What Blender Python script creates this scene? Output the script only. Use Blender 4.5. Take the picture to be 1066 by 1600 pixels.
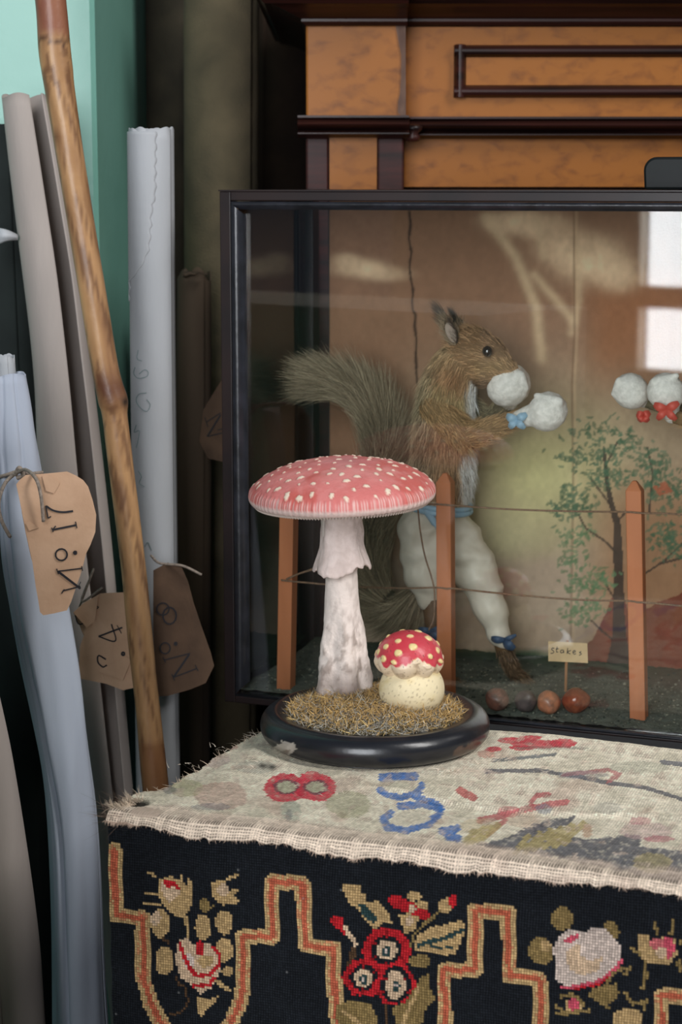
import bpy, bmesh, math, random
import numpy as np
from mathutils import Vector, Matrix
random.seed(7); RNG = np.random.default_rng(11)
SC = bpy.context.scene; COL = SC.collection
for o in list(bpy.data.objects): bpy.data.objects.remove(o)

# ------------------------------------------------------------------ camera, world, light, exposure
F, PX, PY = 3000.0, 533.0, 800.0            # focal length in pixels of the 1066x1600 frame, principal point
PITCH = math.atan(510 / F)
CAM = np.array([0.0, 0.0, 0.905])
cd = bpy.data.cameras.new('camera'); cam = bpy.data.objects.new('camera', cd); COL.objects.link(cam)
cam.location = CAM; cam.rotation_euler = (math.pi / 2 - PITCH, 0, 0)
cd.sensor_fit = 'VERTICAL'; cd.sensor_height = 36; cd.sensor_width = 24; cd.lens = F / 1600 * 36
cd.clip_start = 0.05
cd.dof.use_dof = True; cd.dof.focus_distance = 1.37; cd.dof.aperture_fstop = 11.0
SC.camera = cam
SC.view_settings.view_transform = 'Standard'; SC.view_settings.look = 'None'
SC.view_settings.gamma = 1.0; SC.view_settings.use_curve_mapping = False
SC.view_settings.exposure = 0.28
SC.cycles.max_bounces = 8; SC.cycles.transparent_max_bounces = 16
SC.cycles.use_denoising = True
SC.cycles.sample_clamp_indirect = 4.0
w = bpy.data.worlds.new('world'); SC.world = w; w.use_nodes = True
w.node_tree.nodes['Background'].inputs[0].default_value = (0.62, 0.78, 1.0, 1)
w.node_tree.nodes['Background'].inputs[1].default_value = 0.09

def area(name, loc, target, sx, sy, power, color):
    l = bpy.data.lights.new(name, 'AREA'); l.shape = 'RECTANGLE'; l.size = sx; l.size_y = sy
    l.energy = power; l.color = color
    o = bpy.data.objects.new(name, l); COL.objects.link(o); o.location = loc
    o.rotation_euler = (Vector(target) - Vector(loc)).to_track_quat('-Z', 'Y').to_euler()
    return o
area('rear_window_daylight', (-0.70, -1.12, 1.28), (-0.70, 0.0, 1.28), 1.34, 1.58, 60, (0.93, 0.96, 1.0))
area('side_window_daylight', (1.45, 0.35, 2.25), (0.2, 1.35, 0.6), 0.6, 1.2, 27, (1.0, 0.98, 0.95))

# ------------------------------------------------------------------ geometry helpers
def ray(x, y):
    u = (x - PX) / F; v = (PY - y) / F; c, s = math.cos(PITCH), math.sin(PITCH)
    return np.array([u, c + v * s, -s + v * c])
def P(x, y, Y):                       # point of the plane at depth Y seen at a photo pixel
    d = ray(x, y); return CAM + d * (Y / d[1])
def onZ(x, y, z):
    d = ray(x, y); return CAM + d * ((z - CAM[2]) / d[2])
TH = math.radians(20.5)               # the chest and the showcase stand turned by this much
AX = np.array([math.cos(TH), -math.sin(TH), 0]); AY = np.array([math.sin(TH), math.cos(TH), 0]); AZ = np.array([0, 0, 1.0])
O0 = np.array([-0.14942308, 1.18376874, 0])
def W(x, y, z): return O0 + AX * x + AY * y + AZ * z
def onL(x, y, Y):
    d = ray(x, y); return CAM + d * ((Y - (CAM - O0) @ AY) / (d @ AY))
def loc(p):
    q = np.asarray(p) - O0; return np.array([q @ AX, q @ AY, q[2]])
def proj(p):                          # works on (n,3)
    q = np.atleast_2d(p) - CAM; c, s = math.cos(PITCH), math.sin(PITCH)
    d = q[:, 1] * c - q[:, 2] * s; up = q[:, 1] * s + q[:, 2] * c
    return np.stack([PX + F * q[:, 0] / d, PY - F * up / d], 1)

def lin(c):
    c = np.asarray(c, float) / 255.0
    return np.where(c <= 0.04045, c / 12.92, ((c + 0.055) / 1.055) ** 2.4)
def rgb(r, g, b, k=1.0): return np.minimum(lin((r, g, b)) * k, 0.95)

ORG = {}
def empty(name, at, label=None, cat=None, group=None):
    o = bpy.data.objects.new(name, None); COL.objects.link(o); o.location = at; o.empty_display_size = .02
    ORG[o.name] = np.array(at, float); tag(o, label, cat, group); return o
def tag(o, label=None, cat=None, group=None, kind=None):
    if label: o['label'] = label
    if cat: o['category'] = cat
    if group: o['group'] = group
    if kind: o['kind'] = kind
    return o
def build(name, verts, faces, mat, parent=None, at=None, smooth=False, col=None, bevel=0, solid=0, solid_off=0, sub=0):
    verts = np.asarray(verts, float).reshape(-1, 3)
    if parent is not None: org = ORG[parent.name]
    elif at is not None: org = np.asarray(at, float)
    else:
        org = np.array([(verts[:, 0].min() + verts[:, 0].max()) / 2, (verts[:, 1].min() + verts[:, 1].max()) / 2, verts[:, 2].min()])
    me = bpy.data.meshes.new(name)
    v = verts - org
    if isinstance(faces, np.ndarray) and faces.ndim == 2:
        n, k = faces.shape
        me.vertices.add(len(v)); me.vertices.foreach_set('co', v.astype(np.float32).ravel())
        me.loops.add(n * k); me.loops.foreach_set('vertex_index', faces.astype(np.int32).ravel())
        me.polygons.add(n); me.polygons.foreach_set('loop_start', np.arange(0, n * k, k, dtype=np.int32))
        me.update(calc_edges=True)
    else:
        me.from_pydata([tuple(p) for p in v], [], [tuple(int(i) for i in f) for f in faces]); me.update()
        bm = bmesh.new(); bm.from_mesh(me); bmesh.ops.recalc_face_normals(bm, faces=bm.faces); bm.to_mesh(me); bm.free()
    if col is not None:
        a = me.color_attributes.new('Col', 'FLOAT_COLOR', 'POINT')
        c = np.ones((len(v), 4), np.float32); c[:, :3] = col; a.data.foreach_set('color', c.ravel())
    me.polygons.foreach_set('use_smooth', np.full(len(me.polygons), bool(smooth)))
    me.materials.append(mat)
    o = bpy.data.objects.new(name, me); COL.objects.link(o)
    if parent is not None: o.parent = parent
    else: o.location = org
    ORG[o.name] = org
    if sub:
        m = o.modifiers.new('sub', 'SUBSURF'); m.levels = m.render_levels = sub
    if solid:
        m = o.modifiers.new('solid', 'SOLIDIFY'); m.thickness = solid; m.offset = solid_off
    if bevel:
        m = o.modifiers.new('bevel', 'BEVEL'); m.width = bevel; m.segments = 2; m.limit_method = 'ANGLE'; m.angle_limit = .6
    return o
class MB:
    def __init__(s): s.v = []; s.f = []; s.n = 0
    def add(s, vf):
        v, f = vf; v = np.asarray(v, float).reshape(-1, 3)
        s.v.append(v); s.f += [tuple(i + s.n for i in q) for q in f]; s.n += len(v); return s
    def build(s, name, mat, parent=None, **k): return build(name, np.concatenate(s.v), s.f, mat, parent, **k)
BF = [(0, 1, 2, 3), (7, 6, 5, 4), (0, 4, 5, 1), (1, 5, 6, 2), (2, 6, 7, 3), (3, 7, 4, 0)]
def boxL(x0, x1, y0, y1, z0, z1):     # a box in the turned frame
    return [W(x, y, z) for z in (z0, z1) for x, y in ((x0, y0), (x1, y0), (x1, y1), (x0, y1))], BF
def boxG(x0, x1, y0, y1, z0, z1):     # a box in the room's frame
    return [(x, y, z) for z in (z0, z1) for x, y in ((x0, y0), (x1, y0), (x1, y1), (x0, y1))], BF
def tube(pts, radii, n=10, caps=True, flat=None):
    pts = np.asarray(pts, float); m = len(pts); radii = np.broadcast_to(radii, (m,))
    t = np.gradient(pts, axis=0); t /= np.linalg.norm(t, axis=1)[:, None] + 1e-12
    ref = np.array([0.3, -1, 0.2]) if abs(t[0] @ np.array([0.3, -1, 0.2])) < .9 else np.array([1.0, 0, 0])
    v = []
    a = np.arange(n) * 2 * math.pi / n
    x = ref - t[0] * (ref @ t[0]); x /= np.linalg.norm(x)
    for i in range(m):
        x = x - t[i] * (x @ t[i]); x /= np.linalg.norm(x); y = np.cross(t[i], x)
        v.append(pts[i] + radii[i] * (np.cos(a)[:, None] * x + np.sin(a)[:, None] * y))
    f = [(i * n + j, i * n + (j + 1) % n, (i + 1) * n + (j + 1) % n, (i + 1) * n + j) for i in range(m - 1) for j in range(n)]
    if caps: f += [tuple(range(n))[::-1], tuple((m - 1) * n + j for j in range(n))]
    return np.concatenate(v), f
def resample(pts, n, smooth=True):
    pts = np.asarray(pts, float); m = len(pts); t = np.linspace(0, m - 1, n); i = np.clip(t.astype(int), 0, m - 2); u = (t - i)[:, None]
    if not smooth: return pts[i] * (1 - u) + pts[i + 1] * u
    p = np.concatenate([[2 * pts[0] - pts[1]], pts, [2 * pts[-1] - pts[-2]]])
    a, b, c, d = p[i], p[i + 1], p[i + 2], p[i + 3]
    return .5 * (2 * b + (c - a) * u + (2 * a - 5 * b + 4 * c - d) * u ** 2 + (3 * b - a - 3 * c + d) * u ** 3)
def lathe(c, prof, n=48, fn=None, axis=None, close=True):
    """profile of (r, z) turned about an axis through c; fn(r,z,ang)->(r,z)"""
    prof = np.asarray(prof, float); m = len(prof); a = np.arange(n) * 2 * math.pi / n
    R = np.repeat(prof[:, 0:1], n, 1); Z = np.repeat(prof[:, 1:2], n, 1); A = np.repeat(a[None], m, 0)
    if fn: R, Z = fn(R, Z, A)
    v = np.stack([R * np.cos(A), R * np.sin(A), Z], 2).reshape(-1, 3)
    if axis is not None: v = v @ np.array(Vector((0, 0, 1)).rotation_difference(Vector(axis)).to_matrix()).T
    f = [(i * n + j, i * n + (j + 1) % n, (i + 1) * n + (j + 1) % n, (i + 1) * n + j) for i in range(m - 1) for j in range(n)]
    if close: f += [tuple(range(n))[::-1], tuple((m - 1) * n + j for j in range(n))]
    return v + np.asarray(c), f
def grid_faces(nu, nv):               # nu rows, nv columns
    i = np.arange(nu - 1)[:, None] * nv + np.arange(nv - 1)[None]; i = i.ravel()
    return np.stack([i, i + 1, i + nv + 1, i + nv], 1)
_NT = np.random.default_rng(5).random((256, 256))
def vn(x, y, seed=0):                 # smooth value noise, 0..1
    x = np.asarray(x, float) + seed * 17.31; y = np.asarray(y, float) + seed * 9.77
    i = np.floor(x).astype(int); j = np.floor(y).astype(int); u = x - i; v = y - j
    u = u * u * (3 - 2 * u); v = v * v * (3 - 2 * v); g = lambda a, b: _NT[a & 255, b & 255]
    return (g(i, j) * (1 - u) + g(i + 1, j) * u) * (1 - v) + (g(i, j + 1) * (1 - u) + g(i + 1, j + 1) * u) * v
def fbm(x, y, seed=0, o=4):
    s = 0; a = .5; t = 0
    for k in range(o): s = s + a * vn(np.asarray(x) * 2 ** k, np.asarray(y) * 2 ** k, seed + k); t += a; a *= .5
    return s / t
def inpoly(x, y, poly):
    r = np.zeros(np.shape(x), bool); n = len(poly)
    for i in range(n):
        (x0, y0), (x1, y1) = poly[i], poly[(i + 1) % n]
        if y0 == y1: continue
        c = ((y0 > y) != (y1 > y)) & (x < (x1 - x0) * (y - y0) / (y1 - y0) + x0); r ^= c
    return r
def dline(x, y, pl):                  # distance to a polyline
    d = np.full(np.shape(x), 1e9)
    for (x0, y0), (x1, y1) in zip(pl[:-1], pl[1:]):
        dx, dy = x1 - x0, y1 - y0; L = dx * dx + dy * dy + 1e-9
        t = np.clip(((x - x0) * dx + (y - y0) * dy) / L, 0, 1); d = np.minimum(d, np.hypot(x - x0 - t * dx, y - y0 - t * dy))
    return d
def sstep(a, b, x): t = np.clip((x - a) / (b - a), 0, 1); return t * t * (3 - 2 * t)

# ------------------------------------------------------------------ materials (all procedural)
def mat(name, c, rough=.6, c2=None, scale=8, detail=4, bump=0, bscale=None, stretch=(1, 1, 1), spec=.5, coat=0, metal=0, lo=.35, hi=.65):
    m = bpy.data.materials.new(name); m.use_nodes = True; nt = m.node_tree; N = nt.nodes; b = N['Principled BSDF']
    b.inputs['Base Color'].default_value = (*c, 1); b.inputs['Roughness'].default_value = rough
    b.inputs['Specular IOR Level'].default_value = spec; b.inputs['Coat Weight'].default_value = coat
    b.inputs['Coat Roughness'].default_value = .15; b.inputs['Metallic'].default_value = metal
    if c2 is not None or bump:
        tc = N.new('ShaderNodeTexCoord'); mp = N.new('ShaderNodeMapping'); mp.inputs['Scale'].default_value = stretch
        nt.links.new(tc.outputs['Object'], mp.inputs['Vector'])
    if c2 is not None:
        nz = N.new('ShaderNodeTexNoise'); nz.inputs['Scale'].default_value = scale; nz.inputs['Detail'].default_value = detail
        nz.inputs['Distortion'].default_value = .4
        nt.links.new(mp.outputs[0], nz.inputs['Vector'])
        r = N.new('ShaderNodeValToRGB'); r.color_ramp.elements[0].position = lo; r.color_ramp.elements[1].position = hi
        r.color_ramp.elements[0].color = (*c, 1); r.color_ramp.elements[1].color = (*c2, 1)
        nt.links.new(nz.outputs['Fac'], r.inputs['Fac']); nt.links.new(r.outputs['Color'], b.inputs['Base Color'])
    if bump:
        n2 = N.new('ShaderNodeTexNoise'); n2.inputs['Scale'].default_value = bscale or scale * 3; n2.inputs['Detail'].default_value = 5
        nt.links.new(mp.outputs[0], n2.inputs['Vector'])
        bp = N.new('ShaderNodeBump'); bp.inputs['Strength'].default_value = bump; bp.inputs['Distance'].default_value = .002
        nt.links.new(n2.outputs['Fac'], bp.inputs['Height']); nt.links.new(bp.outputs[0], b.inputs['Normal'])
    return m
def mat_attr(name, rough=.8, spec=.3, bump=0, bscale=300, coat=0, grain=0.0, gscale=400, sheen=0):
    m = mat(name, (.5, .5, .5), rough, bump=bump, bscale=bscale, spec=spec, coat=coat); nt = m.node_tree; N = nt.nodes; b = N['Principled BSDF']
    a = N.new('ShaderNodeVertexColor'); a.layer_name = 'Col'
    src = a.outputs['Color']
    if grain:
        tc = N.new('ShaderNodeTexCoord'); nz = N.new('ShaderNodeTexNoise'); nz.inputs['Scale'].default_value = gscale; nz.inputs['Detail'].default_value = 3
        nt.links.new(tc.outputs['Object'], nz.inputs['Vector'])
        mr = N.new('ShaderNodeMapRange'); mr.inputs[1].default_value = .3; mr.inputs[2].default_value = .7
        mr.inputs[3].default_value = 1 - grain; mr.inputs[4].default_value = 1 + grain
        nt.links.new(nz.outputs['Fac'], mr.inputs[0])
        vm = N.new('ShaderNodeVectorMath'); vm.operation = 'SCALE'
        nt.links.new(src, vm.inputs[0]); nt.links.new(mr.outputs[0], vm.inputs['Scale']); src = vm.outputs[0]
    nt.links.new(src, b.inputs['Base Color'])
    if sheen: b.inputs['Sheen Weight'].default_value = sheen
    return m
def mat_glass(name):
    m = bpy.data.materials.new(name); m.use_nodes = True; nt = m.node_tree; N = nt.nodes; N.clear()
    out = N.new('ShaderNodeOutputMaterial'); mx = N.new('ShaderNodeMixShader'); fr = N.new('ShaderNodeFresnel'); fr.inputs['IOR'].default_value = 1.5
    t = N.new('ShaderNodeBsdfTransparent'); t.inputs[0].default_value = (.96, .975, .965, 1)
    g = N.new('ShaderNodeBsdfGlossy'); g.inputs['Roughness'].default_value = .02; g.inputs['Color'].default_value = (1, 1, 1, 1)
    nt.links.new(fr.outputs[0], mx.inputs[0]); nt.links.new(t.outputs[0], mx.inputs[1]); nt.links.new(g.outputs[0], mx.inputs[2]); nt.links.new(mx.outputs[0], out.inputs[0])
    return m
M = {}
M['green'] = mat('green_gloss_paint', rgb(138, 196, 180, .86), .35, rgb(128, 186, 170, .86), 6, bump=.25, bscale=60)
M['plaster'] = mat('dark_plaster', rgb(60, 58, 54), .9, rgb(45, 44, 42), 4)
M['boards'] = mat('dark_floorboards', rgb(70, 55, 42), .7, rgb(50, 38, 30), 5, stretch=(1, 8, 1))
M['mahog'] = mat('dark_mahogany', rgb(66, 28, 24), .5, rgb(36, 16, 15), 14, stretch=(1, 1, 8), spec=.25, coat=.04)
M['mahog_h'] = mat('dark_mahogany_moulding', rgb(58, 28, 23), .4, rgb(28, 15, 13), 10, stretch=(.6, 6, 14), spec=.3, coat=.08)
M['maple'] = mat('figured_maple_veneer', rgb(172, 104, 34, .74), .5, rgb(126, 70, 24, .68), 60, detail=8, stretch=(1, 1, 1.6), bump=.1, bscale=60, coat=.04, lo=.48, hi=.82, spec=.3)
M['frame'] = mat('ebonised_frame', rgb(38, 26, 25), .45, rgb(24, 18, 20), 20, spec=.3, coat=.08)
M['bead'] = mat('black_glazing_bead', rgb(40, 41, 48), .3, rgb(24, 25, 29), 60, coat=.15, bump=.2, bscale=120)
M['glass'] = mat_glass('old_window_glass')
M['table'] = mat('blackened_oak', rgb(40, 30, 24), .6, rgb(28, 21, 18), 10)
M['ink'] = mat('black_ink', rgb(34, 32, 38), .6)
M['faint_ink'] = mat('faded_green_ink', rgb(110, 130, 130), .8)
# ------------------------------------------------------------------ the setting
def struct(name, mb, m, **k): return tag(mb.build(name, m, **k), kind='structure')
struct('floor', MB().add(boxG(-2.2, 2.2, -1.3, 2.5, -.05, 0)), M['boards'])
struct('wall_back', MB().add(boxG(-1.6, 2.2, 2.4, 2.5, 0, 2.6)), M['plaster'])
cx0 = P(155, 400, 1.70)[0]; cx1 = P(247, 400, 2.08)[0]
col_ = [(-1.6, 1.70), (cx0 - .004, 1.70), (cx0, 1.704), (cx1, 2.08), (cx1, 2.4), (-1.6, 2.4)]
v = [(x, y, z) for z in (0, 2.6) for x, y in col_]; n = len(col_)
struct('wall_left', MB().add((v, [tuple(range(n)), tuple(range(n, 2 * n))] + [(i, (i + 1) % n, n + (i + 1) % n, n + i) for i in range(n)])), M['green'])
wr = MB()                              # rear wall round the window opening, behind the camera
for a in ((-2.2, -1.42, 0, 2.6), (.02, 2.2, 0, 2.6), (-1.42, .02, 0, .44), (-1.42, .02, 2.12, 2.6)): wr.add(boxG(a[0], a[1], -1.3, -1.2, a[2], a[3]))
M['cream'] = mat('old_cream_paint', rgb(190, 182, 168), .8)
struct('wall_rear', wr, M['cream'])
struct('added_shade_ledge', MB().add(boxG(-1.5, -.215, .86, 1.06, 0, .77)), M['cream'])   # unseen ledge added to shade the lower left corner
wf = MB()
for a in ((-1.42, -1.37, .44, 2.12), (-.03, .02, .44, 2.12), (-1.37, -.03, .44, .49), (-1.37, -.03, 2.07, 2.12), (-.72, -.68, .49, 2.07), (-1.37, -.72, .63, .68), (-.68, -.03, .63, .68), (-1.37, -.72, 1.36, 1.39), (-.68, -.03, 1.36, 1.39)): wf.add(boxG(a[0], a[1], -1.11, -1.08, a[2], a[3]))
struct('window_1', wf, M['cream'])

# ------------------------------------------------------------------ cabinet
def bpx(x0, x1, y0, y1, Yf, Yb): a = P(x0, y0, Yf); b = P(x1, y1, Yf); return boxG(a[0], b[0], Yf, Yb, b[2], a[2])
RX = 1900
cab = empty('cabinet', (.4, 1.95, 0), 'tall maple and mahogany cabinet with dark mouldings behind the glass showcase', 'cabinet')
a = P(480, 300, 1.87); MB().add(boxG(a[0], .84, 1.87, 2.25, 0, 1.12)).build('carcass', M['mahog'], cab)
MB().add(bpx(478, 633, 38, 184, 1.79, 1.87)).build('frieze_block', M['maple'], cab, bevel=.002)
MB().add(bpx(634, RX, 42, 184, 1.825, 1.87)).build('frieze_panel', M['maple'], cab)
fr = MB(); x0, x1 = P(709, 100, 1.825)[0], .78
zt, zb = P(709, 70, 1.825)[2], P(709, 153, 1.825)[2]; wd = .0115
def prism(pl, x0, x1): # profile in (Y,z) swept along x
    n = len(pl); return [(x, y, z) for x in (x0, x1) for y, z in pl], [tuple(range(n)), tuple(range(n, 2 * n))] + [(i, (i + 1) % n, n + (i + 1) % n, n + i) for i in range(n)]
def hround(yf, z0, z1, d, n=7): return [(yf, z0)] + [(yf - d * math.sin(math.pi * i / n), z0 + (z1 - z0) * (1 - math.cos(math.pi * i / n)) / 2) for i in range(1, n)] + [(yf, z1)]
fr.add(prism(hround(1.826, zt - wd, zt, .011), x0, x1)); fr.add(prism(hround(1.826, zb, zb + wd, .011), x0, x1))
for xa in (x0, x1 - wd):
    v, f = prism(hround(1.826, 0, wd, .0112), zb, zt); fr.add(([(xa + p[2], p[1], p[0]) for p in v], f))
fr.build('panel_moulding', M['mahog_h'], cab, smooth=False, bevel=.0006)
MB().add(boxG(x0 + wd, x1 - wd, 1.822, 1.83, zb + wd, zt - wd)).build('sunk_panel', M['maple'], cab)
def band(xl, xr, Yf, y_top, y_bot):   # waist moulding: two beads and a fillet
    z1, z0 = P(xl, y_top, Yf)[2], P(xl, y_bot, Yf)[2]; h = z1 - z0; xa, xb = P(xl, y_top, Yf)[0], P(xr, y_top, Yf)[0]
    pl = [(Yf + .05, z0), (Yf + .012, z0)] + [(Yf + .010 - .006 * math.sin(math.pi * i / 5), z0 + h * (.05 + .25 * i / 5)) for i in range(6)] + \
         [(Yf + .012, z0 + h * .36)] + [(Yf + .006 - .010 * math.sin(math.pi * i / 6), z0 + h * (.38 + .42 * i / 6)) for i in range(7)] + [(Yf + .010, z0 + h * .84), (Yf + .004, z0 + h * .9), (Yf + .004, z1), (Yf + .05, z1)]
    return prism(pl, xa, xb)
mbd = MB(); mbd.add(band(465, 640, 1.772, 180, 214)); mbd.add(band(641, RX, 1.812, 182, 216)); mbd.build('waist_moulding', M['mahog_h'], cab)
def cornice(xl, xr, Yf):
    prof = [(40, 0), (34, .004), (30, .004), (22, .014), (14, .024), (11, .030), (11, .036), (5, .040), (5, .043), (-30, .043), (-60, .045)]
    v = []
    for py, off in prof:
        z = P(xl, py, Yf)[2]; xa = P(xl, 40, Yf)[0] - off; xb = P(xr, 40, Yf)[0] + (off if xr > 1000 else .002)
        v += [(xa, Yf - off, z), (xb, Yf - off, z), (xb, 2.25, z), (xa, 2.25, z)]
    f = [(0, 1, 2, 3)] + [(4 * i + j, 4 * i + (j + 1) % 4, 4 * i + 4 + (j + 1) % 4, 4 * i + 4 + j) for i in range(len(prof) - 1) for j in range(4)]
    f.append(tuple(4 * (len(prof) - 1) + j for j in range(4))); return v, f
c1 = MB(); c1.add(cornice(478, 633, 1.785)); c1.add(cornice(606, RX, 1.82)); c1.build('cornice', M['mahog_h'], cab)
MB().add(bpx(478, 514, 214, 320, 1.80, 1.875)).add(bpx(590, 631, 214, 320, 1.80, 1.875)).add(boxG(P(478, 320, 1.8)[0], P(631, 320, 1.8)[0], 1.80, 1.875, 0, P(478, 320, 1.8)[2])).add(bpx(500, 600, 214, 330, 1.806, 1.875)).build('pilaster', M['mahog'], cab, bevel=.002)
z_in = P(515, 560, 1.8)[2]; MB().add(boxG(P(515, 214, 1.8)[0], P(589, 214, 1.8)[0], 1.7985, 1.806, z_in, P(515, 214, 1.8)[2])).build('pilaster_inlay', M['maple'], cab)
MB().add(bpx(632, RX, 216, 292, 1.835, 1.875)).build('upper_rail', M['maple'], cab)
MB().add(lathe(P(645, 222, 1.80), [(.001, 0), (.006, .001), (.0072, .005), (.005, .008), (.0085, .011), (.009, .014), (.003, .016)], 20)).build('turned_drop', M['mahog_h'], cab, smooth=True)
we = [(618, 39), (634, 39), (634.5, 186), (629, 182), (622, 176), (622, 160), (625, 146), (627, 120), (627, 86), (623, 66)]
wv = [P(x, y, 1.7885) for x, y in we] + [P(x, y, 1.7905) for x, y in we]; n = len(we)
worn = MB().add((wv, [tuple(range(n)), tuple(range(n, 2 * n))] + [(i, (i + 1) % n, n + (i + 1) % n, n + i) for i in range(n)])).build('worn_edge', mat('bared_grey_wood', rgb(116, 88, 72), .7, rgb(74, 48, 36), 70, stretch=(1, 1, .3)), cab)
worn['label'] = 'bare greyish edge where veneer is lost'

# ------------------------------------------------------------------ paper rolls in the corner
def centre(path, n=48):
    c = np.array([P(x, y, Y) for x, y, Y, h in path]); r = np.array([h / F * Y for x, y, Y, h in path])
    q = resample(np.column_stack([c, r]), n); return q[:, :3], q[:, 3]
def scroll(path, sect, n=48, top_fn=None, fn=None, floor=True):
    c, r = centre(path, n)
    if floor and c[-1, 2] > .004:
        d = (c[-1] - c[-4]); d /= abs(d[2]); ext = [c[-1] + d * t * (c[-1, 2] - .003) for t in np.linspace(.1, 1, 12)]
        c = np.concatenate([c, ext]); r = np.concatenate([r, np.full(12, r[-1])])
    sect = np.asarray(sect, float); m = len(sect); v = []
    for i in range(len(c)):
        s = sect.copy()
        if fn is not None: s = fn(i / (n - 1), s)
        p = c[i] + r[i] * (s[:, :1] * np.array([1.0, 0, 0]) + s[:, 1:2] * np.array([0, -1.0, 0]))
        if i == 0 and top_fn is not None: p[:, 2] += top_fn(np.arange(m) / (m - 1))
        v.append(p)
    return np.concatenate(v), grid_faces(len(c), m), c, r
def spiral(start, turns, shrink=.05, n=70):
    t = np.linspace(0, 1, int(n * turns)); a = math.radians(start) + t * turns * 2 * math.pi; r = 1 - shrink * t * turns
    return np.stack([r * np.cos(a), r * np.sin(a)], 1)
def paper(name, c, c2, rough=.85, sc=9, st=(1, 1, .3)): return mat(name, c, rough, c2, sc, stretch=st, bump=.25, bscale=90)
M['paper_grey'] = paper('grey_beige_paper', rgb(176, 165, 158), rgb(150, 140, 134))
M['paper_pale'] = paper('pale_grey_paper', rgb(182, 184, 188), rgb(160, 162, 165))
M['paper_white'] = paper('bluish_white_paper', rgb(186, 194, 208), rgb(160, 166, 180))
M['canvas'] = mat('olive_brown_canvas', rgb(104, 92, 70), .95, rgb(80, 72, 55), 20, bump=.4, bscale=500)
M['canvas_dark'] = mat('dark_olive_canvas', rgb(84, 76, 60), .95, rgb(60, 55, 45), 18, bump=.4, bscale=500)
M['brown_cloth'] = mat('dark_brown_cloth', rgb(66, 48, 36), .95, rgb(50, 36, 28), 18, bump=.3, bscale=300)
M['brown_paper'] = paper('brown_wrapping_paper', rgb(96, 78, 60), rgb(74, 60, 47))
M['dark_roll'] = mat('blackish_green_cloth', rgb(34, 42, 40), .9, rgb(22, 28, 27), 14)
wav = lambda amp, k, ph=0: (lambda t: amp * (np.sin(t * k + ph) + .6 * np.sin(t * k * 2.7 + 1 + ph)))

v, f, c, r = scroll([(347, -260, 1.90, 57), (346, 600, 1.90, 57), (347, 1200, 1.90, 57)], spiral(35, 1.25, .04))
t = build('canvas_roll', v, f, M['canvas'], at=c[-1] * [1, 1, 0], smooth=True, solid=.002)
tag(t, 'tall olive brown canvas roll standing behind the left end of the showcase', 'roll')
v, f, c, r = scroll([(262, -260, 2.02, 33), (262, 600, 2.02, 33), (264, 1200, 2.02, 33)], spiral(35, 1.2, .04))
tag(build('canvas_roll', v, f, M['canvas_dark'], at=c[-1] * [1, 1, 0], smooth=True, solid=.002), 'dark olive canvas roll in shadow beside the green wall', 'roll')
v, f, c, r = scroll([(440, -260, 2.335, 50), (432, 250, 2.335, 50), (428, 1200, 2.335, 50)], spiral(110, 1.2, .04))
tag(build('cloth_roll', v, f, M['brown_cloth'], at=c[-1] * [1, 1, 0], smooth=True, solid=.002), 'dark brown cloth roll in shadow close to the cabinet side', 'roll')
v, f, c, r = scroll([(304, 428, 1.79, 26), (303, 700, 1.79, 28), (300, 1200, 1.79, 29)], spiral(50, 1.2, .05), top_fn=wav(.004, 14))
tr_ = build('paper_roll', v, f, M['brown_paper'], at=c[-1] * [1, 1, 0], smooth=True, solid=.001)
fl = np.array([[P(286 + 38 * u, 424 + (5 + 4 * math.sin(u * 5 + 1)) * vv + 1.2 * math.sin(u * 17) + 3 * u, 1.768 - .006 * math.sin(math.pi * vv)) for vv in np.linspace(0, 1, 6)] for u in np.linspace(0, 1, 14)]).reshape(-1, 3)
build('torn_flap', fl, grid_faces(14, 6), M['brown_paper'], tr_, smooth=True, solid=.0006)
tag(tr_, 'short brown paper roll with torn top in front of the olive canvas roll', 'roll')
v, f, c, r = scroll([(-2, 195, 1.673, 40), (14, 560, 1.673, 42), (34, 1000, 1.673, 42), (52, 1450, 1.673, 42)], spiral(60, 1.2, .04))
t = build('cloth_roll', v, f, M['dark_roll'], at=c[-1] * [1, 1, 0], smooth=True, solid=.002); tag(t, 'blackish green roll at left edge behind the grey open scroll', 'roll')
fl = np.array([[P(-14 + 42 * u, 372 - 6 * math.sin(u * 3) + (16 - 12 * u) * (vv - .5) * 2 + 8 * u * (1 - u), 1.59 - .012 * math.sin(math.pi * u) + .01 * abs(vv - .5)) for vv in np.linspace(0, 1, 8)] for u in np.linspace(0, 1, 14)]).reshape(-1, 3)
build('torn_flap', fl, grid_faces(14, 8), M['paper_pale'], t, smooth=True, solid=.0006)['label'] = 'curled scrap of white paper'

# grey-beige open scroll
th = np.radians(np.linspace(72, 400, 70)); sec = np.stack([np.cos(th), np.sin(th)], 1)
def open_fn(t, s):
    s = s.copy(); k = np.arange(len(s)) / (len(s) - 1)
    s *= (1 + .05 * np.sin(k * 9 + t * 7) * .6)[:, None]; s[:, 0] *= 1 + .05 * math.sin(t * 11); return s
v, f, c, r = scroll([(40, 150, 1.615, 35), (62, 300, 1.61, 40), (84, 450, 1.605, 47), (101, 600, 1.60, 48), (114, 750, 1.595, 48), (140, 980, 1.583, 45), (170, 1240, 1.565, 40)], sec, top_fn=lambda t: .002 * np.sin(t * 20), fn=open_fn)
tag(build('paper_scroll', v, f, M['paper_grey'], at=c[-1] * [1, 1, 0], smooth=True, solid=.0008), 'grey beige paper scroll with an open dark slit, leaning against the green wall', 'roll')

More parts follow.
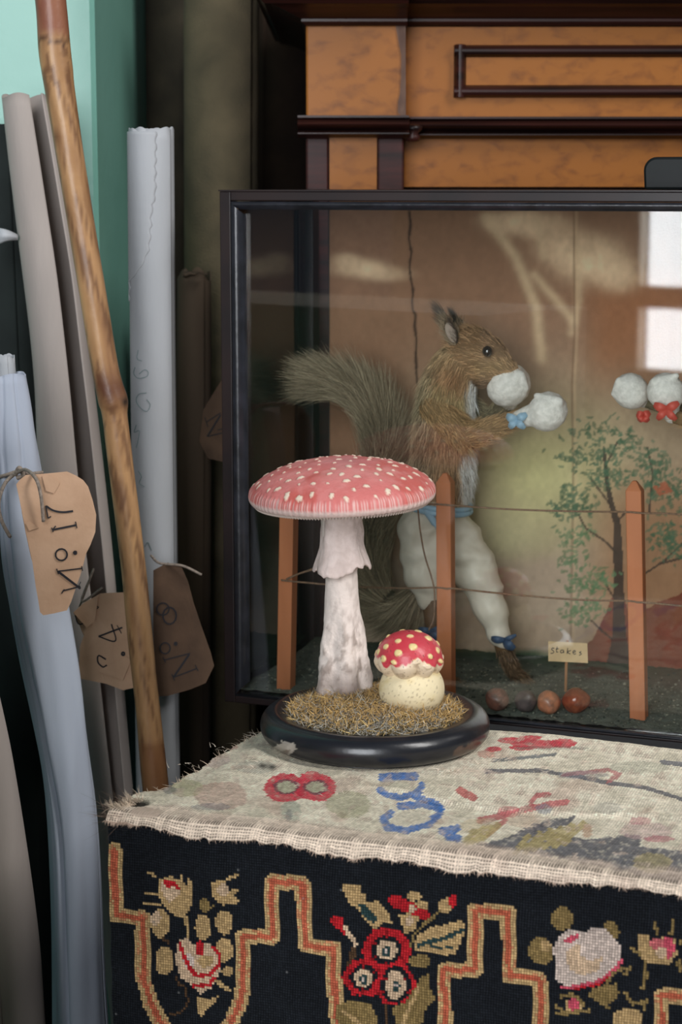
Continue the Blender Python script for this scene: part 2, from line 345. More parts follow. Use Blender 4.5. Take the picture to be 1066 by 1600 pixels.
# pale roll with torn wrapper
v, f, c, r = scroll([(237, 203, 1.60, 35), (240, 600, 1.60, 36), (247, 1180, 1.60, 36)], spiral(30, 1.9, .05), top_fn=lambda t: .0016 * np.sin(t * 40) + .001 * np.sin(t * 90))
pale = build('paper_roll', v, f, M['paper_pale'], at=c[-1] * [1, 1, 0], smooth=True, solid=.0008)
tag(pale, 'pale grey paper roll with faint green handwriting, upright in the middle', 'roll')
wv = []; ys = np.linspace(206, 470, 50)
for i, y in enumerate(ys):
    ed = np.interp(y, [206, 300, 330, 390, 420, 436, 470], [247, 246, 241, 237, 222, 206, 203]) + 1.6 * math.sin(i * 1.7) + random.uniform(-.8, .8) * (y > 290)
    cx = 237 + (y - 203) * .0076; a1 = math.acos(max(-.985, min(.985, (ed - cx) / 36.5))); cc = P(cx, y, 1.60)
    for a in np.linspace(math.pi * 1.25, a1, 24): wv.append(cc + 37.0 / F * 1.6 * np.array([math.cos(a), -math.sin(a), 0]))
build('torn_wrapper', wv, grid_faces(50, 24), M['paper_pale'], pale, smooth=True, solid=.0008, solid_off=0)['label'] = 'outer sheet with torn curving edge'
def ribbon(pl, w, off, surf):         # a flat stroke on a surface: surf(x, y, lift)
    pl = np.asarray(pl, float); t = np.gradient(pl, axis=0); t /= np.linalg.norm(t, axis=1)[:, None] + 1e-9; nn = np.stack([-t[:, 1], t[:, 0]], 1) * (np.asarray(w).reshape(-1, 1) / 2)
    v = []
    for lift in (off, off * .3):
        v += [surf(p[0], p[1], lift) for p in pl + nn] + [surf(p[0], p[1], lift) for p in pl - nn]
    n = len(pl); f = [(i, i + 1, n + i + 1, n + i) for i in range(n - 1)] + [(2 * n + i, 3 * n + i, 3 * n + i + 1, 2 * n + i + 1) for i in range(n - 1)]
    f += [(i, 2 * n + i, 2 * n + i + 1, i + 1) for i in range(n - 1)] + [(n + i, n + i + 1, 3 * n + i + 1, 3 * n + i) for i in range(n - 1)]
    return v, f
def on_pale(x, y, lift):
    cx = 237 + (y - 203) * .0082; a = (x - cx) / 36; a = max(-.97, min(.97, a)); cc = P(cx, y, 1.60); R = 36.6 / F * 1.6 + lift
    return cc + R * np.array([a, -math.sqrt(1 - a * a), 0])
Z2 = lambda pts: [(x / 2.961, 480 + y / 2.961) for x, y in pts]
for pl in ([(635, 270), (628, 300), (650, 320), (690, 310), (697, 290), (680, 280), (655, 300)], [(690, 385), (655, 392), (640, 420), (655, 450), (690, 470), (706, 440), (690, 415)],
           [(640, 535), (630, 570), (655, 560), (650, 600), (640, 640)], [(650, 745), (665, 770), (655, 800), (680, 815)], [(680, 1090), (695, 1070), (712, 1105)], [(650, 190), (645, 230), (668, 240)]):
    q = resample(Z2(pl), 26); MB().add(ribbon(q, .9, .0003, on_pale)).build('handwriting', M['faint_ink'], pale)

# bluish white bundle
ang = np.radians(np.linspace(0, 360, 73)); base = np.stack([np.cos(ang), np.sin(ang)], 1)
def bund(t, s):
    d = np.degrees(ang); k = 1 + .07 * np.sin(3 * ang + 1 + t * 2) + .03 * np.sin(7 * ang - t * 9)
    cr = 104 + 18 * math.sin(t * 3.0) ; k -= (.12 + .26 * sstep(.3, .45, t)) * np.exp(-((d - cr) / 4.5) ** 2); k -= .12 * np.exp(-((d - 60 - 10 * t) / 5) ** 2) * (1 - sstep(.2, .5, t)) ; k -= .12 * np.exp(-((d - 140) / 6) ** 2)
    k += .03 * math.sin(t * 31) * np.cos(ang * 2)
    return s * k[:, None]
v, f, c, r = scroll([(14, 588, 1.42, 24), (22, 680, 1.42, 32), (29, 742, 1.42, 33), (43, 850, 1.42, 43), (61, 960, 1.42, 46), (91, 1130, 1.42, 41), (113, 1300, 1.42, 38), (124, 1600, 1.42, 44)], base, 60, top_fn=lambda t: .003 * np.sin(t * 9), fn=bund)
bd = build('paper_bundle', v, f, M['paper_white'], at=c[-1] * [1, 1, 0], smooth=True, solid=.001)
tag(bd, 'bluish white crumpled paper bundle tied with string under the largest tag', 'roll')
v, f, c, r = scroll([(9, 556, 1.425, 14), (16, 680, 1.425, 16)], spiral(70, 1.6, .08), 12, top_fn=wav(.001, 20), floor=False)
build('inner_sheet', v, f, M['paper_pale'], bd, smooth=True, solid=.0006)
v, f, c, r = scroll([(-120, 800, 1.29, 50), (-50, 1090, 1.29, 51), (-20, 1240, 1.29, 51), (10, 1450, 1.29, 52), (22, 1600, 1.29, 52)], spiral(100, 1.3, .05))
tag(build('paper_roll', v, f, M['paper_grey'], at=c[-1] * [1, 1, 0], smooth=True, solid=.001), 'greyish roll in the bottom left corner, nearest the viewer', 'roll')

# ------------------------------------------------------------------ walking stick
L_ = [(-160, 36, 86), (0, 55, 103), (75, 60, 110), (110, 65, 114), (150, 72, 118), (300, 97, 140), (450, 122, 165), (560, 140, 183), (600, 147, 192), (628, 153, 201), (650, 159, 200), (700, 165, 206), (800, 178, 218), (900, 190, 230), (1000, 199, 240), (1100, 210, 250), (1200, 218, 262)]
pth = resample(np.array([[*P((a + b) / 2, y, 1.50), (b - a) / 2 / F * 1.5 * .98] for y, a, b in L_]), 130)
c, r = pth[:, :3], pth[:, 3]
d = c[-1] - c[-14]; d /= abs(d[2]); e = np.array([c[-1] + d * k * (c[-1, 2] - .01) for k in np.linspace(.1, 1, 10)]); c = np.concatenate([c, e]); r = np.concatenate([r, np.full(10, r[-1])])
v, f = tube(c, r, 28); v = np.asarray(v); pv = proj(v)
aa = np.tile(np.arange(28) / 28 * 6.283, len(c)); yy = pv[:, 1]
nz = fbm(np.cos(aa) * 2 + yy * .012, np.sin(aa) * 2 + yy * .006, 3); n2 = fbm(np.cos(aa) * 3 + 9, yy * .03 + np.sin(aa) * 3, 8)
cl = rgb(192, 150, 104)[None] * (1 - nz[:, None]) * 1.1 + rgb(132, 92, 62)[None] * nz[:, None]
dk = sstep(.52, .70, n2)[:, None] * .7; cl = cl * (1 - dk) + rgb(92, 58, 40)[None] * dk
kn = (np.exp(-((yy - 608) / 28) ** 2) * .75)[:, None]; cl = cl * (1 - kn) + rgb(86, 44, 30)[None] * kn
kn = (np.exp(-((pv[:, 0] - 196) / 6) ** 2 - ((yy - 628) / 8) ** 2))[:, None]; cl = cl * (1 - kn) + rgb(40, 32, 28)[None] * kn
tp = (1 - sstep(44, 62, yy + 30 * (nz - .5)))[:, None] * .8; cl = cl * (1 - tp) + rgb(132, 78, 62)[None] * tp
ed = (np.exp(-((yy - 64 - 40 * (n2 - .5)) / 3.5) ** 2))[:, None] * .8; cl = cl * (1 - ed) + rgb(70, 45, 35)[None] * ed
lo_ = sstep(1150, 1170, yy)[:, None] * .6; cl = cl * (1 - lo_) + rgb(112, 66, 38)[None] * lo_
v = v + (np.repeat(c, 28, 0) - v) * (.05 * (nz - .5))[:, None]
tag(build('walking_stick', v, f, mat_attr('mottled_bamboo', .42, .4, .25, 120, coat=.1), at=c[-1] * [1, 1, 0], smooth=True, col=cl), 'mottled brown bamboo stick with a dark knot, leaning across the paper rolls', 'stick')

# ------------------------------------------------------------------ paper tags
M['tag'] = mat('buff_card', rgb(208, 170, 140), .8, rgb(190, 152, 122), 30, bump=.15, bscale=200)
M['tag_dark'] = mat('brown_card_shaded', rgb(104, 80, 62), .9, rgb(84, 64, 50), 30, bump=.15, bscale=200)  # brown card toned darker for the shade it hangs in
M['string'] = mat('grey_string', rgb(168, 152, 138), .9, rgb(130, 118, 108), 400)
def bez(pl, n=16): return resample(pl, n)
def make_tag(name, label, outline, surf, conv, strokes, m, inkm, flaps=(), strings=(), hole=None, group=None, sw=.0008):
    o_ = np.array(conv(outline)); ctr = o_.mean(0)
    root = empty(name, surf(ctr[0], o_[:, 1].max(), 0), label, 'tag', group)
    def card(pl, lift):
        pl = np.array(conv(pl)); x0, y0 = pl.min(0); x1, y1 = pl.max(0)
        bm = bmesh.new(); vs = [bm.verts.new(tuple(surf(p[0], p[1], lift))) for p in pl]; bm.faces.new(vs)
        for k in range(3): bmesh.ops.triangulate(bm, faces=bm.faces); bmesh.ops.subdivide_edges(bm, edges=bm.edges, cuts=1, use_grid_fill=True)
        bm.verts.index_update(); q = np.array([v.co[:] for v in bm.verts]); px = proj(q); fs = [[v.index for v in f.verts] for f in bm.faces]; bm.free()
        return np.array([surf(a, b, lift) for a, b in px]), fs
    v, f = card(outline, 0); build('card', v, f, m, root, solid=.0006, solid_off=0)
    for pl, lift in flaps:
        v, f = card(pl, lift); build('folded_corner', v, f, m, root, solid=.0005, solid_off=0)
    s = MB()
    for pl, wd in strokes:
        q = conv(pl); q = resample(q, 14) if len(q) > 2 else resample(q, 8, False); s.add(ribbon(q, wd, .0012, surf))
    if strokes: s.build('lettering', inkm, root)
    if hole:
        hx, hy, hr = hole; pl = [(hx + hr * math.cos(a), hy + hr * math.sin(a)) for a in np.linspace(0, 6.28, 15)[:-1]]
        v, f = card(pl, .001); build('eyelet_hole', v, f, M['ink'], root, solid=.0003)
    for pts, rad in strings:
        mb = MB().add(tube(resample(np.array(pts), 40), rad, 8)); mb.build('string', M['string'], root, smooth=True)
    return root
def ring(cx, cy, rx, ry, n=14): return [(cx + rx * math.cos(a), cy + ry * math.sin(a)) for a in np.linspace(0, 2 * math.pi, n)]
def s17(x, y, lift): return P(x, y, 1.362 + .00012 * (x - 85) - .004 * math.sin((y - 735) / 225 * 4.2) - lift)
T17 = [([(285, 1325), (298, 1305)], 1.6), ([(262, 1210), (270, 1235)], 1.6), ([(290, 1312), (372, 1292)], 2.0), ([(372, 1302), (268, 1222)], 3.6), ([(266, 1222), (380, 1208)], 2.0), ([(360, 1298), (374, 1270)], 1.2), ([(378, 1198), (382, 1220)], 1.6), ([(368, 1288), (372, 1303)], 1.6),
       (ring(284, 1145, 27, 27), 2.6), (ring(348, 1136, 5, 5, 8), 3.6),
       ([(243, 1030), (352, 1008)], 3.0), ([(349, 992), (356, 1022)], 1.6), ([(243, 1030), (258, 1012)], 1.8), ([(239, 1020), (246, 1040)], 1.6),
       ([(222, 975), (212, 918)], 2.0), ([(214, 920), (246, 940), (290, 948), (338, 943)], 3.0), ([(236, 968), (222, 976)], 1.8)]
P1 = lambda x, y, Y: P(x, y, Y)
make_tag('paper_tag', 'buff paper tag numbered 17 hanging on the bluish white bundle', [(75, 820), (95, 795), (120, 776), (180, 772), (230, 768), (310, 760), (350, 778), (385, 800), (408, 830), (428, 890), (445, 960), (441, 1040), (418, 1100), (398, 1140), (378, 1220), (350, 1300), (330, 1360), (310, 1402), (250, 1416), (200, 1425), (185, 1410), (176, 1350), (165, 1290), (150, 1180), (135, 1045), (115, 1020), (100, 940), (88, 880)],
         s17, Z2, T17, M['tag'], M['ink'],
         flaps=[([(195, 780), (230, 775), (276, 815), (250, 862), (212, 850)], .0012), ([(118, 1000), (135, 990), (182, 1020), (135, 1035)], .0012)],
         strings=[([P(-12, 748, 1.41), P(10, 742, 1.402), P(27, 737, 1.40), P(45, 740, 1.395), P(66, 738, 1.41)], .0013),
                  ([P(27, 737, 1.395), P(8, 755, 1.385), P(-2, 785, 1.38), P(2, 812, 1.378), P(14, 836, 1.38), P(16, 838, 1.38)], .0014),
                  ([P(24, 740, 1.392), P(40, 734, 1.372), P(56, 748, 1.35), P(64, 775, 1.348), P(68, 815, 1.350)], .0013),
                  ([P(24, 742, 1.39), P(30, 731, 1.386), P(36, 742, 1.388), P(27, 747, 1.39)], .0016)], hole=(232, 825, 11))
Z3 = lambda pts: [(x / 2.286, 900 + y / 2.286) for x, y in pts]
def s24(x, y, lift): return P(x, y, 1.516 - .00008 * (x - 170) + .004 * math.sin((x - 120) / 18) * .5 - lift)
T24 = [([(352, 216), (437, 184)], 2.6), ([(352, 216), (412, 232), (398, 172)], 2.0), ([(418, 176), (434, 205)], 1.4),
       ([(378, 298), (352, 284), (350, 308), (368, 325), (382, 318)], 2.4), (ring(440, 278, 5, 5, 8), 3.0),
       ([(290, 130), (320, 128), (352, 112), (330, 105)], 1.8), ([(268, 140), (282, 172), (320, 160)], 1.8)]
make_tag('paper_tag', 'crumpled buff tag showing a 4, half hidden behind the bamboo stick', [(262, 130), (300, 95), (360, 62), (450, 58), (530, 80), (545, 300), (520, 390), (440, 408), (380, 385), (280, 365), (286, 250), (312, 180), (290, 160)],
         s24, Z3, T24, M['tag'], M['ink'], flaps=[([(345, 340), (452, 288), (470, 300), (440, 372)], .002), ([(262, 130), (300, 96), (352, 66), (340, 160), (310, 185)], .0025)],
         strings=[([P(120, 960, 1.552), P(133, 925, 1.535), P(146, 890, 1.535), P(140, 905, 1.53), P(128, 940, 1.525), P(160, 918, 1.52)], .0009)])
def s8(x, y, lift): return P(x, y, 1.555 + .00012 * (x - 280) + .003 * math.sin((y - 880) / 50) - lift)
T8 = [(ring(582, 118, 22, 22), 2.2), (ring(606, 142, 24, 30), 2.6), (ring(590, 258, 18, 20), 2.2), (ring(628, 242, 4, 4, 8), 3.0),
      ([(588, 300), (680, 276)], 1.8), ([(676, 280), (620, 362)], 3.2), ([(620, 362), (704, 330)], 1.8), ([(582, 290), (592, 310)], 1.5), ([(614, 350), (624, 374)], 1.5), ([(698, 318), (708, 340)], 1.5)]
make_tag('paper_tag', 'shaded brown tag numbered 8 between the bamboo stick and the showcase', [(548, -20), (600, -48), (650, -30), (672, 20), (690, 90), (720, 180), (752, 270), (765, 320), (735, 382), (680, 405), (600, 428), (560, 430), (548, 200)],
         s8, Z3, T8, M['tag_dark'], M['ink'], strings=[([P(236, 868, 1.565), P(250, 880, 1.555), P(285, 884, 1.55), P(315, 898, 1.553)], .0011)])
def sN(x, y, lift): return P(x, y, 1.74 - .00018 * (x - 360) - lift)
TN = [([(322, 660), (345, 645)], 1.6), ([(345, 648), (324, 682)], 2.6), ([(324, 682), (350, 676)], 1.6), ([(340, 672), (356, 668)], 1.5), (ring(402, 622, 13, 15), 1.4), ([(320, 652), (325, 667)], 1.3)]
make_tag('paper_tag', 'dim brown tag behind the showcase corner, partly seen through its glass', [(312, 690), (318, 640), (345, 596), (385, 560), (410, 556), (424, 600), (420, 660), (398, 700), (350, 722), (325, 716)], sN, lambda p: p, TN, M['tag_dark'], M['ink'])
# ------------------------------------------------------------------ glazed showcase
SX0, SX1, SY0, SY1, SZ0, SZ1 = -.0825, .70, .369, .57, .479, .9005
GX0, GZ0, GZ1 = -.0625, .4865, .8865    # sight size of the front pane
tb = empty('stand_table', W(.3, .47, 0), 'low dark table carrying the glass showcase, in shadow', 'table')
MB().add(boxL(-.03, .66, .385, .565, .455, .4785)).build('table_top', M['table'], tb, bevel=.003)
for x in (-.005, .61):
    for y in (.40, .53): MB().add(boxL(x, x + .03, y, y + .025, 0, .455)).build('leg', M['table'], tb, bevel=.002)
sc_ = empty('showcase', W((SX0 + SX1) / 2, .47, SZ0), 'long dark framed glass showcase with the boxing squirrel scene inside', 'showcase')
fb = MB()
fb.add(boxL(SX0, SX0 + .0095, SY0, SY0 + .014, SZ0, SZ1)).add(boxL(SX1 - .0095, SX1, SY0, SY0 + .014, SZ0, SZ1))
fb.add(boxL(SX0 + .0095, SX1 - .0095, SY0, SY0 + .014, SZ1 - .0075, SZ1)).add(boxL(SX0 + .0095, SX1 - .0095, SY0, SY0 + .014, SZ0, GZ0 - .0015))
for xa in (SX0, SX1 - .008): fb.add(boxL(xa, xa + .008, SY1 - .016, SY1, SZ0, SZ1)).add(boxL(xa, xa + .008, SY0 + .014, SY1 - .016, SZ1 - .0075, SZ1 - .001)).add(boxL(xa, xa + .008, SY0 + .014, SY1 - .016, SZ0, SZ0 + .007))
fb.build('frame', M['frame'], sc_, bevel=.0008)
MB().add(boxL(SX0 - .0005, SX1 + .0005, SY0 - .0008, SY1, SZ1, SZ1 + .0012)).build('top_board', M['frame'], sc_)
MB().add(boxL(SX0 + .008, SX1 - .008, SY0 + .014, SY1 - .004, SZ0 + .0005, SZ0 + .006)).build('bottom_board', M['frame'], sc_)
def bead(a, b, wdir, wid, h):           # quarter-turned moulding between two local points, sagging towards the glass
    a, b, wdir = map(np.array, (a, b, wdir)); n = 8; v = []
    d = (b - a) / np.linalg.norm(b - a)
    for p, s in ((a, 1), (b, -1)):
        v.append(W(*(p + wdir * 0)) + 0)
        for i in range(n + 1):
            t = i / n; off = wdir * wid * t + d * s * wid * t; y = -h * math.sin(math.pi * (.15 + .85 * t)) + .002 * t
            q = p + off; v.append(W(q[0], q[1] + y, q[2]))
        q = p + wdir * wid + d * s * wid; v.append(W(q[0], q[1] + .008, q[2]))
    m = n + 3; return v, [(i, i + 1, m + i + 1, m + i) for i in range(m - 1)]
bb = MB(); xa, xb, za, zb_ = SX0 + .0100, SX1 - .0100, SZ0 + .0075, SZ1 - .008; yb = SY0 + .001
bb.add(bead((xa, yb, za), (xa, yb, zb_), (1, 0, 0), .0098, .0035)); bb.add(bead((xb, yb, za), (xb, yb, zb_), (-1, 0, 0), .0098, .0035))
bb.add(bead((xa, yb, zb_), (xb, yb, zb_), (0, 0, -1), .0064, .003))
bb.add(boxL(xa, xb, yb - .001, yb + .006, za - .0016, za))
bb.build('glazing_bead', M['bead'], sc_, smooth=True)
g1 = MB().add(boxL(SX0 + .012, SX1 - .012, SY0 + .0075, SY0 + .0098, SZ0 + .0075, SZ1 - .009)).build('glass_pane', M['glass'], sc_)
g2 = MB().add(boxL(SX0 + .002, SX0 + .0042, SY0 + .0142, SY1 - .0162, SZ0 + .007, SZ1 - .0085)).build('glass_pane', M['glass'], sc_)
MB().add(boxL(SX1 - .0045, SX1 - .002, SY0 + .0142, SY1 - .0162, SZ0 + .007, SZ1 - .0085)).build('end_board', M['frame'], sc_)

# painted backdrop: a canvas with a landscape and painted-in glass reflections, colour by stitch of a fine grid
BY = .5605; bx0 = loc(onL(515, 600, BY))[0]
xs = np.concatenate([np.arange(bx0, .36, .0011), np.arange(.36, SX1 - .01, .006)]); zs = np.arange(SZ0 + .006, SZ1 - .002, .0011)
XX, ZZ = np.meshgrid(xs, zs); bv = O0 + XX[..., None] * AX + AY * BY + ZZ[..., None] * AZ
bv = bv + AY * (.0012 * (fbm(XX * 18, ZZ * 7, 2) - .5))[..., None]
pp = proj(bv.reshape(-1, 3)); bx, by = pp[:, 0], pp[:, 1]
def mixc(c, k, *q): k = np.clip(k, 0, 1)[:, None]; return c * (1 - k) + rgb(*q)[None] * k
KB = 1.45
nn = fbm(bx / 60, by / 60, 1); n2 = fbm(bx / 22, by / 30, 4); n3 = fbm(bx / 7, by / 9, 6)
c = np.repeat(rgb(130, 96, 74)[None], len(bx), 0)
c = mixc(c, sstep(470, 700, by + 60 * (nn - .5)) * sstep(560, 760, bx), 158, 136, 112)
c = mixc(c, np.exp(-((bx - 840) / 110) ** 2 - ((by - 740) / 90) ** 2) * .95, 186, 178, 128)  # yellow-green reflection in the glass, put into the canvas colour
c = mixc(c, np.exp(-((bx - 770) / 90) ** 2 - ((by - 850) / 60) ** 2) * .6, 186, 180, 138)  # paler part of the same painted-in reflection
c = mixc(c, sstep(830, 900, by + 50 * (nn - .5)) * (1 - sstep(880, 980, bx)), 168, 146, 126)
c = mixc(c, sstep(880, 990, bx) * sstep(700, 820, by) * .8, 150, 108, 78)
c = mixc(c, sstep(880, 960, bx) * (1 - sstep(540, 640, by)) * .7 * sstep(400, 460, by), 140, 88, 56)
for x0, y0, sx, sy, k in ((560, 418, 45, 14, .75), (600, 428, 40, 12, .7), (540, 405, 22, 10, .6), (925, 405, 55, 38, .9), (880, 385, 45, 35, .6), (965, 430, 35, 26, .85), (830, 350, 60, 22, .7), (790, 345, 40, 14, .6)):
    c = mixc(c, k * np.exp(-(((bx - x0) / sx) ** 2 + ((by - y0) / sy) ** 2) ** 1.5) * (.6 + .8 * n2), 212, 180, 146)  # tan blotches; the three at upper right paint in a glass reflection
for pl, wd, k in (([(760, 340), (805, 400), (822, 440), (838, 480), (846, 560)], 9, .7), ([(835, 430), (870, 470), (895, 500)], 8, .6), ([(905, 390), (905, 470), (893, 520)], 7, .5), ([(840, 345), (850, 400)], 7, .5)):
    c = mixc(c, k * np.exp(-(dline(bx, by, pl) / wd) ** 2), 196, 168, 134)
c = mixc(c, np.exp(-(dline(bx, by, [(897, 330), (898, 520), (894, 600), (896, 760), (892, 1000)]) / 1.6) ** 2) * .7, 110, 82, 60)
c = mixc(c, np.exp(-((dline(bx, by, [(901, 330), (902, 520), (898, 600), (900, 760), (896, 1000)])) / 2.5) ** 2) * .4, 190, 160, 126)
ck = [(640, 330), (642, 350), (639, 372), (643, 395), (640, 418), (643, 440), (646, 456), (644, 470), (645, 484), (649, 492), (648, 510), (651, 530), (650, 560), (652, 600)]
c = mixc(c, np.exp(-(dline(bx, by, ck) / (1.5 + 1.2 * (n3 > .55))) ** 2) * .95, 40, 28, 24)
# red earth, tree, foliage
c = mixc(c, inpoly(bx, by + 8 * (n2 - .5), [(860, 1060), (925, 1000), (948, 955), (955, 935), (975, 935), (985, 960), (1066, 925), (1300, 900), (1300, 1100), (860, 1100)]) * .85, 112, 54, 42)
trunk = [(966, 1075), (968, 1010), (967, 930), (966, 860), (965, 820), (955, 785), (948, 750), (944, 700)]
dt = dline(bx, by, trunk); c = mixc(c, (dt < np.interp(by, [690, 780, 860, 960, 1000, 1030], [2, 4, 7, 9, 12, 18])) * .9, 58, 50, 46)
for pl in ([(965, 865), (945, 845), (915, 825), (905, 805)], [(965, 815), (978, 800), (992, 770)], [(955, 790), (940, 770), (925, 750)], [(946, 730), (958, 705), (965, 690)], [(958, 1000), (940, 985), (925, 970)], [(960, 935), (948, 915)], [(1010, 895), (1040, 875), (1066, 850)], [(1015, 800), (1020, 740), (1012, 700)], [(1035, 880), (1066, 872)]):
    c = mixc(c, (dline(bx, by, pl) < 1.7) * .85, 62, 52, 46)
rg = np.random.default_rng(3)
blobs = [(925, 675, 30, 18, 26), (975, 690, 22, 20, 22), (905, 715, 30, 18, 26), (945, 710, 26, 16, 20), (935, 745, 30, 16, 22), (895, 775, 26, 16, 24), (880, 800, 22, 18, 22), (912, 790, 22, 14, 18), (970, 745, 22, 14, 16), (900, 845, 26, 20, 26), (895, 880, 24, 14, 20), (905, 915, 34, 14, 28), (940, 905, 22, 16, 20), (905, 955, 30, 18, 26), (925, 945, 24, 12, 16), (1010, 720, 22, 30, 30), (1035, 735, 24, 22, 28), (1050, 770, 24, 22, 26), (1020, 765, 16, 18, 16), (1045, 830, 30, 26, 32), (1060, 860, 26, 20, 22), (1030, 850, 20, 20, 16), (1120, 780, 60, 60, 60)]
for x0, y0, sx, sy, m in blobs:
    sel = np.where((abs(bx - x0) < sx * 2 + 14) & (abs(by - y0) < sy * 2 + 14))[0]; sxx, syy = bx[sel], by[sel]; cs = c[sel]
    for k in range(m * 2):
        ax_, ay_ = x0 + rg.normal() * sx * .55, y0 + rg.normal() * sy * .6; a = rg.uniform(0, 3.14); l, wdt = rg.uniform(3, 6), rg.uniform(1.5, 2.8)
        u = (sxx - ax_) * math.cos(a) + (syy - ay_) * math.sin(a); vv = -(sxx - ax_) * math.sin(a) + (syy - ay_) * math.cos(a)
        g = rg.uniform(-10, 14); lighter = 18 if (y0 > 840 and x0 < 960) else 0  # lower left leaf clusters are painted lighter
        cs = mixc(cs, ((u / l) ** 2 + (vv / wdt) ** 2 < 1) * .62, 70 + g + lighter, 96 + g + lighter, 72 + g + lighter * .5)
    c[sel] = cs
c = mixc(c, inpoly(bx, by, [(1020, 760), (1040, 752), (1052, 768), (1030, 775)]) * (n3 > .4) * .8, 160, 84, 60)
c = mixc(c, sstep(1010, 1024, by + 10 * (n2 - .5)) * (1 - sstep(830, 900, bx)) * .9, 60, 88, 62)
c = c * (.88 + .24 * n3[:, None]) * (.93 + .14 * n2[:, None])
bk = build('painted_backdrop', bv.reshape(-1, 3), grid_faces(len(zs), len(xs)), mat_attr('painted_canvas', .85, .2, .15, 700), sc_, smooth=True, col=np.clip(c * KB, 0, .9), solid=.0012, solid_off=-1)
MB().add(boxL(bx0 - .002, SX1 - .009, BY + .0025, BY + .0075, SZ0 + .007, SZ1 - .001)).build('back_board', M['table'], sc_)

# gravel floor of the scene
GZ = .489
xs = np.linspace(SX0 + .0085, SX1 - .0095, 300); ys = np.linspace(SY0 + .0105, BY - .001, 110); XX, YY = np.meshgrid(xs, ys)
ground = lambda x, y: GZ + .003 * (fbm(np.asarray(x) * 30, np.asarray(y) * 30, 3) - .5) - .0012 * (1 - sstep(.380, .400, np.asarray(y))) + .004 * sstep(.52, .56, np.asarray(y))
gz = ground(XX, YY) + .0016 * (vn(XX * 500, YY * 500, 4) - .5)
gv = O0 + XX[..., None] * AX + YY[..., None] * AY + gz[..., None] * AZ
gn = fbm(XX * 160, YY * 160, 5).ravel(); gg = sstep(.515, .555, YY.ravel() + .02 * (gn - .5)); rd = sstep(.2, .26, XX.ravel()) * sstep(.48, .53, YY.ravel())
gc = np.repeat(rgb(98, 104, 96)[None], XX.size, 0) * (.65 + 1.0 * gn[:, None]); gc = mixc(gc, gg * .7, 62, 84, 62); gc = mixc(gc, rd * .5, 98, 64, 50)
build('gravel_floor', gv.reshape(-1, 3), grid_faces(len(ys), len(xs)), mat_attr('dusty_gravel', .95, .2, .5, 900), sc_, smooth=True, col=gc)
def pebbles(n, rmin, rmax, fn, cols):
    bm = bmesh.new(); bmesh.ops.create_icosphere(bm, subdivisions=1, radius=1); bm.verts.index_update()
    uv = np.array([v.co[:] for v in bm.verts]); uf = np.array([[v.index for v in f.verts] for f in bm.faces]); bm.free()
    V = []; Fc = []; Cc = []
    for k in range(n):
        p = fn(); s = RNG.uniform(rmin, rmax) * np.array([1, 1, .7]) * RNG.uniform(.7, 1.3, 3); q = uv * s * (1 + .2 * RNG.normal(size=(len(uv), 1))); a = RNG.uniform(0, 6.28)
        q = q @ np.array([[math.cos(a), -math.sin(a), 0], [math.sin(a), math.cos(a), 0], [0, 0, 1]]); V.append(q + p); Fc.append(uf + k * len(uv)); Cc.append(np.repeat([cols[RNG.integers(len(cols))] * RNG.uniform(.7, 1.2)], len(uv), 0))
    return np.concatenate(V), np.concatenate(Fc), np.concatenate(Cc)
def gp():
    x, y = RNG.uniform(SX0 + .012, .40), SY0 + .012 + RNG.beta(1.2, 1.6) * .17; return W(x, y, float(ground(x, y)) + .0004)
v, f, cc = pebbles(2600, .0004, .0013, gp, [rgb(112, 116, 104), rgb(84, 92, 84), rgb(140, 138, 122), rgb(66, 72, 66)])
tag(build('gravel', v, f, mat_attr('gravel_grains', .9, .2), sc_, col=cc), kind='stuff')

# ------------------------------------------------------------------ fence posts, ropes, sign, nuts
M['post'] = mat('orange_stained_wood', rgb(180, 110, 70, 1.25), .55, rgb(156, 92, 56, 1.25), 40, stretch=(1, 1, .12), bump=.1, bscale=200)
M['rope'] = mat('thin_brown_cord', rgb(150, 118, 92), .9, rgb(104, 82, 66), 900)
def post(bpx_, apy, tpx, label):
    b = loc(onZ(bpx_[0], bpx_[1], GZ)); t = loc(onL(tpx, apy, b[1])); h = .0062; zt_ = t[2] - .0075
    v = []
    for z, k, s in ((GZ - .002, 0, h), (zt_, (zt_ - GZ) / (t[2] - GZ), h), (t[2], 1, .0016)):
        x = b[0] + (t[0] - b[0]) * k; v += [W(x - s, b[1] - s, z), W(x + s, b[1] - s, z), W(x + s, b[1] + s, z), W(x - s, b[1] + s, z)]
    f = [(0, 1, 2, 3), (8, 9, 10, 11)] + [(4 * i + j, 4 * i + (j + 1) % 4, 4 * i + 4 + (j + 1) % 4, 4 * i + 4 + j) for i in range(2) for j in range(4)]
    tag(MB().add((v, f)).build('fence_post', M['post'], bevel=.0006), label, 'post', 'little fence posts in the showcase'); return b
pb1 = post((447, 1074), 738, 453, 'small orange wooden fence post standing behind the big toadstool, leftmost post')
pb2 = post((698, 1091), 739, 696, 'small orange wooden fence post directly behind the small toadstool')
pb3 = post((999, 1121), 751, 992, 'small orange wooden fence post in front of the painted tree')
def cord(name, label, pts, r=.0008, n=60, cat='rope', m=None):
    return tag(MB().add(tube(resample(np.array(pts), n), r, 7)).build(name, m or M['rope'], smooth=True), label, cat)
fy = .3975
